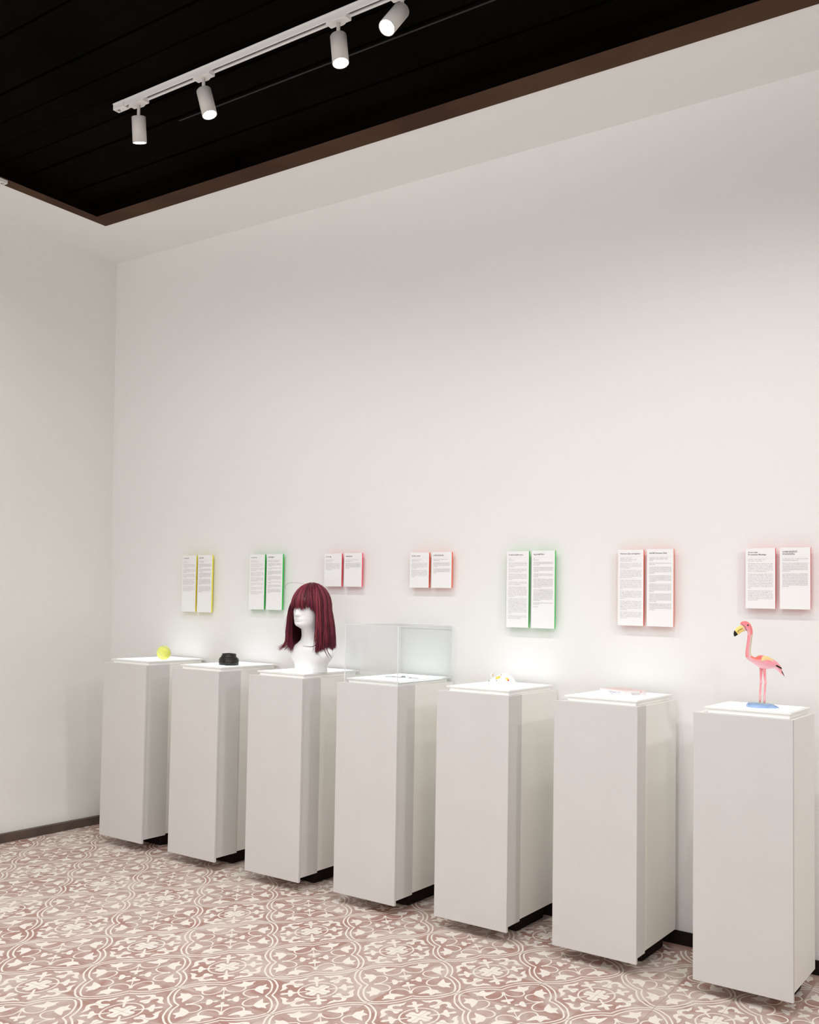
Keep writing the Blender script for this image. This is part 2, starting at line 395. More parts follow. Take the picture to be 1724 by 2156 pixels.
for s_, t_ in ((0.112, 0.0), (0.115, 0.012), (0.235, 0.014), (0.262, 0.034), (0.280, 0.083), (0.300, 0.096), (0.318, 0.074), (0.319, 0.022), (0.350, 0.023), (0.378, 0.028), (0.398, 0.012), (0.405, 0.0)):
    flr.append(med(s_ + t_, s_ - t_) )
half.append(flr)
ring = [(1 - 0.296 * math.cos(a * PI / 32), 1 - 0.296 * math.sin(a * PI / 32)) for a in range(0, 9)]
half.append(ribbon(ring, 0.027, 2))
half.append([med(p, q_) for p, q_ in ((0.0, 0.0), (0.078, 0.078), (0.100, 0.069), (0.150, 0.089), (0.190, 0.082), (0.216, 0.045), (0.208, 0.0))])
def clean(pts):
    out = []
    for p in pts:
        if not out or math.hypot(p[0] - out[-1][0], p[1] - out[-1][1]) > 1e-4: out.append(p)
    if math.hypot(out[0][0] - out[-1][0], out[0][1] - out[-1][1]) < 1e-4: out.pop()
    return out
half = [clean(h) for h in half]
quarter = half + [[(v, u) for u, v in reversed(h)] for h in half]
ZI = 0.0002
for ci in range(-12, 26, 2):
    for cj in range(-14, 10, 2):
        cx_, cy_ = lat(ci, cj)
        if cx_ < -5.7 or cx_ > 2.0 or cy_ > 5.4 or cy_ < 0.2: continue
        for su in (1, -1):
            for sv in (1, -1):
                for hi, h in enumerate(quarter):
                    pts = [lat(ci + su * u, cj + sv * v) for u, v in h]
                    if max(p[1] for p in pts) > YW + 0.01: continue
                    if su * sv < 0: pts.reverse()
                    # upward-facing
                    ar = sum(pts[i][0] * pts[(i + 1) % len(pts)][1] - pts[(i + 1) % len(pts)][0] * pts[i][1] for i in range(len(pts)))
                    if ar < 0: pts.reverse()
                    FL.poly([(x_, y_, ZI + 0.00001 * hi) for x_, y_ in pts], 1)
struct('floor', FL, [M_TILE, M_INLAY])

# ================================================================== TRACK LIGHTING
TY0, TY1 = 3.236, 3.273          # track between these depths
TZ1 = ZP; TZ0 = ZP - 0.030
TX0 = -3.735
def lighting_track(name, label, x_end, length, axis, y0, z0, z1, mark):
    """channel open below; built along local +x from the end cap"""
    t = thing(name, label, 'lighting track', (x_end, y0, z0), None, None if axis == 'x' else (0, 0, -PI / 2 + 0.045))
    w = TY1 - TY0; h = z1 - z0
    b = MB(); b.box(0.075, length, 0, 0.008, 0, h); b.box(0.075, length, w - 0.008, w, 0, h); b.box(0.075, length, 0.008, w - 0.008, h - 0.006, h)
    b.box(0.075, length, -0.003, 0.0, h - 0.006, h)
    obj('channel', b, M_METAL_W, t, bevel=0.0008)
    b = MB(); b.box(0.08, length - 0.01, 0.0085, w - 0.0085, 0.012, h - 0.007); obj('slot', b, M_SLOT, t)
    b = MB(); b.box(0, 0.073, -0.001, w + 0.001, -0.001, h); b.box(0.0, 0.074, -0.004, -0.001, h - 0.006, h)
    e = obj('end_cap', b, M_METAL_W, t, bevel=0.001)
    if mark:
        b = MB()
        for (x0, y0_, x1, y1_) in ((0.012, 0.010, 0.018, 0.030), (0.016, 0.020, 0.024, 0.018), (0.020, 0.010, 0.030, 0.024), (0.030, 0.012, 0.022, 0.028), (0.024, 0.012, 0.032, 0.015)):
            dx, dy = x1 - x0, y1_ - y0_; l = math.hypot(dx, dy); nx, ny = -dy / l * 0.0011, dx / l * 0.0011
            b.quad((x0 + nx, y0_ + ny, -0.0018), (x1 + nx, y1_ + ny, -0.0018), (x1 - nx, y1_ - ny, -0.0018), (x0 - nx, y0_ - ny, -0.0018))
        m_ = obj('printed_mark', b, M_INK, e); 
        b = MB(); b.cyl((0.052, 0.018, -0.0018), (0.052, 0.018, 0.0), 0.0018, 10); obj('screw', b, M_INK, e)
    return t
lighting_track('lighting_track', 'long white ceiling track carrying the four white spotlights', TX0, 4.7, 'x', TY0, TZ0, TZ1, True)
lighting_track('lighting_track', 'end of a second white track at the left edge, below the brown trim', -4.835, 3.9, 'y', 3.402, 3.783, 3.8012, True)

R_, T_ = Vector((0.779, 0.627, 0)), Vector((0.627, -0.777, 0))
def spotlight(x, a, bb, label, watts=LAMP_W, cone=150, blend=1.0, drop=0.052, length=0.128):
    d = (R_ * a + T_ * bb + Vector((0, 0, -1))).normalized()
    yc = (TY0 + TY1) / 2
    t = thing('spotlight', label, 'spotlight', (x, yc, TZ0 - 0.014), 'white cylinder spotlights on the ceiling track')
    b = MB()      # adaptor box with rounded belly, clipped into the track
    b.box(-0.050, 0.050, -0.0195, 0.0195, 0.0, 0.0135)
    b.box(0.028, 0.050, -0.015, 0.015, 0.0135, 0.026); b.box(-0.050, -0.044, -0.015, 0.015, 0.0135, 0.026)
    rr = [[(0.034 * math.cos(2 * PI * j / 24), 0.0265 * math.sin(2 * PI * j / 24), z) for j in range(24)] for z in (-0.001, 0.006)]
    b.rings(rr); obj('adaptor', b, M_METAL_W, t, bevel=0.001)
    j = Vector((0.0, 0, -drop)); top = j
    b = MB(); b.cyl((0, 0, 0.002), j - Vector((0, 0, 0.012)), 0.0078, 20); obj('stem', b, M_LAMPBODY, t, True)
    up = Vector((0, 0, 1)); rot = d.to_track_quat('-Z', 'Y').to_matrix()
    off = j + d * 0.004
    def loc(v): return off + rot @ Vector(v)
    b = MB(); R0 = 0.0335; k = 40
    prof = [(R0 - 0.003, 0.0), (R0, -0.002), (R0, -length), (R0 - 0.003, -length), (R0 - 0.003, -length + 0.006)]
    b.rings([[loc((r * math.cos(2 * PI * i / k), r * math.sin(2 * PI * i / k), z)) for i in range(k)] for r, z in prof], True)
    obj('housing', b, M_LAMPBODY, t, False).data.polygons.foreach_set('use_smooth', [True] * 0 or [i < 4 * k and True for i in range(4 * k + 2)])
    b = MB(); b.rings([[loc((r * math.cos(2 * PI * i / k), r * math.sin(2 * PI * i / k), z)) for i in range(k)] for r, z in ((R0 - 0.0035, -length + 0.004), (R0 - 0.0035, -length + 0.001))])
    obj('lens', b, M_LENS, t)
    ld = bpy.data.lights.new('spotlight_beam', 'SPOT'); ld.energy = watts; ld.color = WARM; ld.spot_size = math.radians(cone); ld.spot_blend = blend; ld.shadow_soft_size = 0.026
    lo = bpy.data.objects.new('spotlight_beam', ld); COL.objects.link(lo); lo.parent = t
    lo.location = off + d * (length + 0.012); lo.rotation_euler = d.to_track_quat('-Z', 'Y').to_euler()
    return t
spotlight(-3.574, 0.04, -0.26, 'first white spotlight from the track end, hanging nearly straight down', length=0.119)
spotlight(-3.152, 0.26, 0.16, 'second white spotlight from the track end, tilted slightly to the right')
spotlight(-2.407, 0.085, 0.20, 'third white spotlight from the track end, pointing down with bright lens')
spotlight(-2.105, -0.60, 0.52, 'fourth white spotlight at the top edge, swivelled sharply to the left')

def lamp(x, y, z, tx, ty, tz, watts, cone=120, blend=1.0, soft=0.06, col=WARM):
    ld = bpy.data.lights.new('unseen_spot', 'SPOT'); ld.energy = watts; ld.color = col; ld.spot_size = math.radians(cone); ld.spot_blend = blend; ld.shadow_soft_size = soft
    lo = bpy.data.objects.new('unseen_spot', ld); COL.objects.link(lo); lo.location = (x, y, z)
    d = Vector((tx - x, ty - y, tz - z)); lo.rotation_euler = d.to_track_quat('-Z', 'Y').to_euler()
# unseen spots: the rest of the track, then added stand-ins for the room's other lamps
for x in (-1.35, -0.55, 0.45):
    lamp(x, 3.25, 3.62, x - 0.2, 3.55, 1.0, LAMP_W, 150, 1.0, 0.026)
for x in (-4.1, -2.9, -1.7, -0.5):
    lamp(x, 1.9, 3.62, x - 0.25, 2.7, 0.3, 96 if x < -3 else 84, 100, 1.0, 0.05)
lamp(-3.9, 2.2, 3.62, -5.3, 3.5, 1.6, 40, soft=0.1)
lamp(-2.0, -0.9, 3.5, -2.6, 3.4, 0.6, 35, soft=0.12)
lamp(1.7, 2.6, 3.3, -2.2, 4.5, 0.4, 125, 80, soft=0.12)  # this and the next added to brighten the plinths' right sides
lamp(1.0, 0.6, 3.3, -3.4, 4.5, 0.4, 80, 70, soft=0.12)
lamp(-3.4, 1.3, 3.3, -3.7, 4.7, 3.3, 54, soft=0.15)  # this and the next added to brighten upper wall and soffit
lamp(-1.2, 1.3, 3.3, -1.3, 4.7, 3.3, 50, soft=0.15)

# ================================================================== PLINTHS
XL = (-4.796, -4.196, -3.618, -3.033, -2.463, -1.882, -1.298)
XRt = (-4.427, -3.837, -3.255, -2.676, -2.0975, -1.5215, -0.9375)
YF = (4.215, 4.200, 4.200, 4.197, 4.203, 4.198, 4.193)
YBK = (4.742, 4.742, 4.742, 4.738, 4.717, 4.684, 4.561)
STRIP = (4.41, 4.387, 4.361, 4.360, 4.338, 4.303, 4.214)
ITEMS = ('the yellow tennis ball', 'the coiled black belt', 'the bust in a red wig', 'the clear acrylic case', 'the white plush mouse', 'the flat white card box', 'the pink flamingo figure')
NOTE = ('leftmost white plinth in the row, carrying the yellow tennis ball', 'white plinth with lit top carrying the coiled black belt', 'white plinth with lit top carrying the white bust and red wig',
        'white plinth with lit top under the clear acrylic case', 'white plinth with lit top carrying the white plush mouse', 'white plinth with lit top carrying the flat white card box', 'rightmost white plinth, carrying the pink flamingo figure')
ZTOP = 1.086; ZPL = 1.1085
for i in range(7):
    x0, x1, y0, y1 = XL[i], XRt[i], YF[i], YBK[i]
    w = x1 - x0; d = y1 - y0; s_ = STRIP[i] - y0
    t = thing('display_plinth', NOTE[i], 'plinth', (x0, y0, 0), 'lit white display plinths along the wall')
    b = MB(); b.box(0.0, w, 0, 0.016, 0.051, ZTOP); obj('front_panel', b, M_COVER, t, bevel=0.0012)
    for xa_, xb_ in ((w - 0.0145, w - 0.002), (0.002, 0.0145)):
        b = MB(); b.box(xa_, xb_, 0.0162, max(s_, 0.02), 0.072, ZTOP - 0.001); obj('cover_return', b, M_COVER, t, bevel=0.0006)
    b = MB(); b.box(0.015, w - 0.015, 0.018, d, 0.080, ZTOP - 0.002)
    b.box(w - 0.0149, w - 0.0035, max(s_, 0.02) + 0.001, d, 0.080, ZTOP - 0.002); b.box(0.0035, 0.0149, max(s_, 0.02) + 0.001, d, 0.080, ZTOP - 0.002)
    obj('box', b, M_BOX, t)
    b = MB(); b.box(0.05, w - 0.045, 0.20, d - 0.03, 0.0, 0.080); obj('foot', b, M_SHADED_BOARD, t, bevel=0.01)  # recessed dark foot, widened so the gap beneath reads as shade
    yb = d - 0.006; yf = 0.033
    b = MB(); b.box(0.045, w - 0.020, yf + 0.004, yb - 0.03, ZTOP - 0.0015, ZPL - 0.0085); obj('light_tray', b, M_TRAY, t, bevel=0.001)
    b = MB(); b.box(0.030, w - 0.014, yf, yb, ZPL - 0.0080, ZPL - 0.0004); pl = obj('top_plate', b, M_TRAY, t, bevel=0.0012)
    b = MB(); b.box(0.050, w - 0.034, yf + 0.022, yb - 0.022, ZPL - 0.002, ZPL + 0.0002); obj('lit_panel', b, M_GLOW, t)
    b = MB()
    b.box(w - 0.0135, w - 0.0005, 0.0160, 0.0178, 0.074, ZTOP - 0.002); obj('cut_edge', b, M_CUTEDGE, t)

# ================================================================== TEXT PANELS ON THE WALL
YS = 4.718
SX = [(-4.609, -4.489, -4.473, -4.353, 1.756, 1.400), (-4.045, -3.927, -3.911, -3.791, 1.756, 1.428), (-3.485, -3.366, -3.348, -3.229, 1.756, 1.570),
      (-2.918, -2.802, -2.786, -2.667, 1.756, 1.569), (-2.354, -2.236, -2.221, -2.101, 1.756, 1.379), (-1.790, -1.672, -1.656, -1.537, 1.756, 1.407), (-1.232, -1.114, -1.096, -0.979, 1.756, 1.498)]
# yaw of each pair is nil; panels stand off the wall on two pegs
BACK = {'yellow': (0.90, 0.80, 0.05), 'green': (0.02, 0.62, 0.06), 'pink': (0.95, 0.10, 0.16), 'orange': (0.96, 0.16, 0.06), 'red': (0.92, 0.07, 0.10)}
BM = {k: mat('fluorescent_%s_back' % k, c, 0.6, 0.1) for k, c in BACK.items()}
COLS = ('yellow', 'green', 'pink', 'orange', 'green', 'orange', 'red')
EN = [
 ('A tennis ball', '1982 - 1983\nNova Gorica, Slovenia', ['We met when we were very young and we played tennis together every evening that summer on the court behind the old school house.', 'He hit that last ball over the fence and never came back for it, so I kept it in a drawer with the letters for all these years.', 'When the summer was over the games were over as well, and we both knew that nothing was going to be the same as it had been.', 'Some years later I found the ball again, still yellow, still soft. I held it for a while and I thought about how light it was, how little it weighed in the hand, and how heavy it had become over the many years since.', 'There was nobody left to play with me, and the court has become a car park. I have never told this story to anyone, but I am glad that the ball has a new place where it can rest.']),
 ("A man's belt", 'May 2009 - May 2013\nSan Francisco, California, USA', ['The belt was left behind when he moved out of the house. It was the only thing he did not take with him.', 'The morning he left he was looking for it everywhere, and I said nothing. It was mine.', 'He called me, a few weeks after, and asked whether I had seen it. I said that I had not, and that he should simply buy a new one. That was a lie.', 'The belt still keeps the shape of his waist. I have rolled it up tightly and I put it away in the back of the wardrobe, where it stayed.', 'Whenever I opened that door I could smell the leather, and it was always the same.', 'I did not want to throw it out. It was a good belt, and the holes were still fine, all of them.', 'I thought that the time had come to let the thing go, for it has no use in my life, and neither does he.']),
 ('A red wig', 'June 2003 - August 2009\nNew York, USA', ['Bought this wig at a party and he loved it. For the next six years, on special nights, I was two different women in one. Then the day came when he preferred neither of us. I suppose it is a funny old story.']),
 ('A silver watch', 'September 1990 - May 1993\nBloomington, Indiana', ['The first time he saw me he asked what time it was. I gave him the time and, later, this watch. It stopped on the same day that we did and I never wound it again.', "But I have kept it in a small box near the bed, and on some nights I could swear that it still ticks, very quietly, as if to remind me of him and of the hours that we lost together."]),
 ('A white Steiff mouse', '8 years\nLinz, Germany', ['Back then everybody called me Maus, and so did he, after that night when I told him who had started to get a little nickname.', 'The next day he bought it again, with me only a note with it, saying that with his teasing already I was his.', 'Nevertheless, trusting to be loved is the most precious thing of having, perhaps, a living relationship, which also ended in time, and not in marriage.', 'As fate then was constantly being good, good readings and stories were told of Christmas Island things.', 'Little thing, probably having to whisper. The small toy is the something special as that my whole life put on a small, white Steiff mouse. Always with a card tucked between its paws, through that winter inside the mug. He kept that with nothing else to it.', 'For quite some time, the little white mouse sat on the shelf as a sort of security guard, expressing opinions on the very difficult occasions, until I was alone with the house and our belongings across our marriage. This animal, a mechanic mouse who heard it, the house and every room of our life together, this mouse of ours, it still looks out of the empty window of the last years of my divorce.', 'Perhaps because I had been so far in the heart of the big eyes of my cottage somewhere, I still keep.']),
 ('Herzens Zeit card games', 'July 2002 - October 2009\nFrankfurt / Linz / Strasbourg / Tulsa /\nMiesbach/Tegel Germany', ['After six years of marriage, we helped ourselves to upsets that the two became so underfoot that I practically disappeared.', 'She made a call and decided to move out. I will probably never be able to break the house rule. In that day, when she was packing her stuff, she seemed to be fine. Always this card game made it to the boxes.', 'It was a Valentine gift for her just one year before the final breakup. This is the only item I took out and decided to keep with me. She could take whatever she wanted from our place, but this hurt would be too much.', 'For me, it was a symbol of all the struggle of keeping such, the keeping the relationship going. We introduced joy, and pain. We had to make it over 1000 lockdown-feel weather, such, or simply, us.', 'The two cards with hard, deep, wise cards hanging there in the kitchen, I wonder if the battle to play a card can I leave for one to make any difference. Even with the best intentions, sometimes you can’t save the relationship.', 'I am slowly moving on, and I made this symbol of my unsuccessful efforts to make the relationship better and live again belongs better in this museum.']),
 ('A wooden\nDominican flamingo', 'October 11, 2012 - May 19, 2015\nBoise, Idaho, United States', ['The flamingo kept popping up through the first year of our relationship, first as a joke (from a naughty birthday card and the happy hotel where we stayed on our travels), and then as our own funny little mascot.', 'It somehow perfectly reflected the quirky and casual humor that defined so much of the relationship. This little example came from the family vacation to the Dominican Republic. I kept it in a cupboard to avoid remembering how, through hardships and health problems, first I lost myself and then, eventually, him as well.', "As I've worked hard and found my way back (at least to myself), I've looked for ways to gradually cut the strings that keep the memories and memories held so close, while I try to keep a tight hold of the strands of lessons learned."]),
]
TH = [
 ('ลูกเทนนิส', 'พ.ศ. 2525 - 2526\nโนวา กอริกา สโลวีเนีย', [4, 3, 5, 6, 6]),
 ('เข็มขัดผู้ชาย', 'พฤษภาคม พ.ศ. 2552 - พฤษภาคม พ.ศ. 2556\nซานฟรานซิสโก แคลิฟอร์เนีย สหรัฐอเมริกา', [3, 2, 4, 4, 2, 3, 4]),
 ('วิกผมสีแดง', 'มิถุนายน พ.ศ. 2546 - สิงหาคม พ.ศ. 2552\nนิวยอร์ก สหรัฐอเมริกา', [5]),
 ('นาฬิกาข้อมือเงิน', 'กันยายน พ.ศ. 2533 - พฤษภาคม พ.ศ. 2536\nบลูมิงตัน อินเดียนา', [4, 4]),
 ('หนู Steiff สีขาว', '8 ปี\nลินซ์ เยอรมนี', [3, 4, 3, 7, 9, 2, 1]),
 ('เกมไพ่ Herzens Zeit', 'กรกฎาคม พ.ศ. 2545 - ตุลาคม พ.ศ. 2552\nแฟรงก์เฟิร์ต / ลินซ์ / สตราสบูร์ก / ทัลซา /\nเยอรมนี', [2, 5, 5, 6, 6, 5]),
 ('นกฟลามิงโกไม้\nจากโดมินิกัน', '11 ตุลาคม พ.ศ. 2555 - 19 พฤษภาคม พ.ศ. 2558\nบอยซี รัฐไอดาโฮ สหรัฐอเมริกา', [6, 9]),
]
TH_WORDS = 'ความสัมพันธ์ ของเรา เริ่มต้น ในปีแรก และเป็น เรื่องตลก ที่เรา เก็บไว้ ด้วยกัน ตลอดมา จนกระทั่ง วันหนึ่ง ทุกอย่าง เปลี่ยนไป ฉันจึง นำมัน มาไว้ ที่นี่ เพื่อให้ หัวใจ ได้พัก และจดจำ บทเรียน ที่ได้ เรียนรู้ จากความรัก ครั้งนั้น'.split()
def th_line(n):
    s_ = ''
    while True:
        w_ = random.choice(TH_WORDS)
        if len(s_) + len(w_) > n: break
        s_ += w_ + (' ' if random.random() < 0.12 else '')
    return s_
def spaced_lines(mb, lines, x, z, width, size, step, y, justify=True, mi=0):
    """set each line on its own, stretched to the column width like justified print"""
    for k_, ln in enumerate(lines):
        if not ln.strip(): continue
        vs_, fs = text_mb(ln, size, res=0)
        if not vs_: continue
        wd_ = max(v[0] for v in vs_)
        last = k_ == len(lines) - 1 or not justify
        sc = width / wd_ if (not last or wd_ > width) else 1.0
        if last and wd_ < width: sc = 0.95
        sc = min(max(sc, 0.55), 1.5)
        put_text(mb, ([(a * sc, b_) for a, b_ in vs_], fs), x, z - step * k_, y, mi)
    return z - step * len(lines)
def wrap(txt, n):
    out, cur = [], ''
    for w_ in txt.split():
        if len(cur) + len(w_) + 1 > n and cur: out.append(cur); cur = w_
        else: cur = (cur + ' ' + w_).strip()
    out.append(cur); return out
SIDE = ('left', 'right')
DESC = ('tennis ball', 'coiled belt', 'red wig', 'acrylic case', 'plush mouse', 'card box', 'flamingo')
KS = YS / 4.679
for i, (xa, xb, xc, xd, zt, zb) in enumerate(SX):
    xa, xb, xc, xd, zt, zb = xa * KS, xb * KS, xc * KS, xd * KS, 1.5 + (zt - 1.5) * KS, 1.5 + (zb - 1.5) * KS
    for k in range(2):
        px0, px1 = (xa, xb) if k == 0 else (xc, xd)
        w = px1 - px0; h = zt - zb + (0.0 if k == 0 else 0.001); dz = 0.0 if k == 0 else 0.0012
        t = thing('text_panel', '%s white text panel with %s back and %s print, above the %s plinth' % (SIDE[k], COLS[i], 'English' if k == 0 else 'Thai', DESC[i]), 'text panel', (px0, YS, zt + dz), 'text panels hung in pairs above the plinths')
        b = MB(); b.box(0, w, 0, 0.0022, -h, 0); obj('sheet', b, M_SHEET, t)
        b = MB(); b.box(0.0004, w - 0.0004, 0.0023, 0.0125, -h + 0.0004, -0.0004); obj('backing', b, BM[COLS[i]], t)
        for zz in (-0.035, -h + 0.035):
            b = MB(); b.cyl((w / 2, 0.0126, zz), (w / 2, YW - YS - 0.0005, zz), 0.006, 12); obj('standoff', b, M_METAL_W, t)
        ti, dt, paras = (EN[i] if k == 0 else TH[i])
        mrg = 0.0105; cw = w - 2 * mrg + 0.001; y = -0.00035
        b = MB()
        tl = ti.split('\n'); z = -0.0215
        for ln in tl: put_text(b, text_mb(ln, 0.0092 if k == 0 else 0.0098, bold=0.018, res=1), mrg, z, y); z -= 0.0098
        obj('title', b, M_INK, t)
        z -= 0.0005 - 0.0045
        b = MB(); b.box(mrg, w - mrg, -0.0006, -0.0001, z - 0.0056, z - 0.0052); obj('rule', b, M_LINE, t)
        z -= 0.0135
        b = MB(); sz = 0.0055; stp = 0.00655
        small = (i == 4 or i == 1 or i == 0) and k == 0
        z = spaced_lines(b, dt.split('\n'), mrg, z, cw, sz, stp, y, False)
        z -= 0.0058
        room = (z + h - 0.018)
        nl = sum((len(wrap(p_, 37)) if k == 0 else p_) for p_ in paras); need = nl * stp + len(paras) * 0.0058
        q_ = min(1.0, room / need)
        for p_ in paras:
            lines = wrap(p_, 37) if k == 0 else ([th_line(46) for _ in range(p_ - 1)] + [th_line(18 if p_ > 1 else 20)])
            z = spaced_lines(b, lines, mrg, z, cw, sz * max(q_, 0.85), stp * q_, y); z -= 0.0058 * q_
        obj('body_text', b, M_INK2, t)

# ================================================================== EXHIBITS
ZP_ = ZPL + 0.0003
# --- tennis ball
R0 = 0.0425
t = thing('tennis_ball', 'yellow tennis ball with grey seam on the leftmost lit plinth', 'ball', (-4.503, 4.43, ZP_))
b = MB(); b.ell((0, 0, R0), R0, R0, R0, k=48, n=32); obj('felt', b, M_BALL, t, True)
pts = []
for i in range(97):
    u_ = 2 * PI * i / 96; a_, b_ = 0.75, 0.25
    v = Vector((a_ * math.cos(u_) + b_ * math.cos(3 * u_), a_ * math.sin(u_) - b_ * math.sin(3 * u_), 2 * math.sqrt(a_ * b_) * math.sin(2 * u_)))
    v = Matrix.Rotation(0.9, 3, 'X') @ (Matrix.Rotation(0.5, 3, 'Z') @ v); pts.append(v.normalized() * (R0 + 0.0002) + Vector((0, 0, R0)))
b = MB(); b.tube(pts, 0.0013, 6, cap=False); obj('seam', b, M_SEAM, t, True)

# --- coiled belt
t = thing('coiled_belt', 'black leather belt rolled into a stepped coil on the second plinth', 'belt', (-3.963, 4.42, ZP_))
def coil(r0, r1, turns, z0, z1, h, a0=0.0, n=120, th=0.0035):
    rr = []
    for i in range(n + 1):
        s__ = i / n; a_ = a0 + 2 * PI * turns * s__; r = r0 + (r1 - r0) * s__; z = z0 + (z1 - z0) * s__
        c_, s2 = math.cos(a_), math.sin(a_)
        rr.append([((r - th) * c_, (r - th) * s2, z), (r * c_, r * s2, z), ((r + 0.0003) * c_, (r + 0.0003) * s2, z + h / 2), (r * c_, r * s2, z + h), ((r - th) * c_, (r - th) * s2, z + h)])
    return rr
b = MB(); b.rings(coil(0.059, 0.0555, 1.05, 0.0, 0.002, 0.034, -PI * 0.38)); strap = obj('outer_turn', b, M_BELT, t, True)
b = MB(); b.rings(coil(0.0545, 0.046, 2.1, 0.006, 0.013, 0.034)); b.rings(coil(0.0455, 0.042, 1.0, 0.014, 0.030, 0.034, 1.2)); b.rings(coil(0.0405, 0.0125, 7.2, 0.0315, 0.034, 0.034, 1.0, 300)); obj('inner_turns', b, M_BELT, t, True)
b = MB()
for a_ in (-2.15, -1.78, -1.36, -0.94, -0.52):
    c_ = Vector((math.cos(a_), math.sin(a_), 0)); b.cyl(c_ * 0.0570 + Vector((0, 0, 0.017)), c_ * 0.0595 + Vector((0, 0, 0.017)), 0.0022, 12)
obj('hole', b, M_HOLE, strap)
b = MB(); b.lathe([(0.030, 0.0), (0.030, 0.066), (0.004, 0.0665)], (0, 0, 0)); obj('core_turns', b, M_BELT, t, True)

# --- white bust
BX, BY = -3.345, 4.372
t = thing('mannequin_bust', 'glossy white female display head and shoulders beneath the red wig', 'mannequin', (BX, BY, ZP_), rot=(0, 0, 0.0))
LV_ = [  # z, half width, front, back, exponent
 (0.000, .094, .090, .080), (0.004, .096, .092, .082), (.025, .094, .088, .080), (.045, .102, .086, .080), (.065, .122, .084, .080), (.085, .140, .084, .080), (.103, .143, .083, .080), (.120, .132, .080, .078),
 (.138, .106, .072, .072), (.152, .080, .062, .066), (.170, .060, .050, .060), (.190, .052, .046, .058), (.212, .049, .046, .060), (.228, .048, .050, .064),
 (.238, .050, .078, .068), (.245, .053, .098, .071), (.252, .056, .106, .074), (.262, .060, .109, .078), (.272, .063, .107, .082), (.280, .065, .109, .085), (.290, .067, .108, .089), (.300, .069, .107, .092),
 (.312, .071, .108, .096), (.325, .073, .107, .099), (.340, .0745, .1035, .101), (.355, .0755, .105, .102), (.370, .0755, .106, .102), (.390, .0745, .103, .100), (.408, .065, .086, .092), (.424, .057, .073, .082), (.438, .046, .057, .068), (.449, .033, .040, .050), (.456, .018, .022, .028), (.459, .006, .008, .009)]
K = 64
b = MB(); rr = []
def interp(z):
    for a_, c_ in zip(LV_, LV_[1:]):
        if a_[0] <= z <= c_[0]:
            t_ = (z - a_[0]) / (c_[0] - a_[0]); return [a_[j] + (c_[j] - a_[j]) * t_ for j in range(1, 4)]
    return LV_[-1][1:]
zl = [0.0, 0.004, 0.02, 0.04] + [0.05 + 0.01 * i for i in range(17)] + [0.22 + 0.004 * i for i in range(45)] + [.400, .408, .416, .424, .431, .438, .444, .449, .453, .456, .459]
for z in zl:
    A_, F_, B_ = interp(z); ring = []
    for j in range(K):
        th = 2 * PI * j / K; s1, c1 = math.sin(th), math.cos(th)      # th=0 -> front (-y)
        e = 0.92 if z > 0.24 else 1.0
        xx = A_ * math.copysign(abs(s1) ** e, s1); yy = -(F_ * c1 if c1 > 0 else B_ * c1)
        if z > 0.235 and c1 > 0:
            g = lambda x_, z_, sx, sz: math.exp(-((xx - x_) / sx) ** 2 - ((z - z_) / sz) ** 2)
            n_ = 0.020 * g(0, .304, .0105, .010) + 0.014 * g(0, .320, .008, .014) + 0.008 * g(0, .336, .008, .012)
            n_ += 0.004 * g(.012, .302, .006, .005) + 0.004 * g(-.012, .302, .006, .005)
            n_ += 0.0055 * g(0, .2835, .019, .0038) + 0.006 * g(0, .2745, .017, .0042) - 0.004 * g(0, .2792, .020, .0020) - 0.005 * g(0, .266, .02, .004) + 0.004 * g(0, .252, .016, .008)
            n_ -= 0.010 * g(.032, .338, .014, .010) + 0.010 * g(-.032, .338, .014, .010)
            n_ += 0.005 * g(.032, .337, .009, .006) + 0.005 * g(-.032, .337, .009, .006)
            n_ += 0.003 * g(.03, .354, .02, .005) + 0.003 * g(-.03, .354, .02, .005)
            yy -= n_
        ring.append((xx * (0.93 if z < 0.14 else 1.0), yy + 0.020 * (1 - min(1, max(0, (z - 0.13) / 0.12))), z))
    rr.append(ring)
b.rings(rr); obj('body', b, M_BUST, t, True)
b = MB()
for sx in (1, -1):
    e_ = [(0.076, 0.012, 0.315), (0.082, 0.020, 0.325), (0.084, 0.026, 0.340), (0.081, 0.020, 0.352), (0.076, 0.010, 0.350), (0.075, 0.004, 0.338), (0.075, 0.005, 0.322)]
    b.tube([(sx * x_ * 0.98, y_, z_) for x_, y_, z_ in e_ + e_[:1]], 0.0035, 6)
obj('ear', b, M_BUST, t, True)

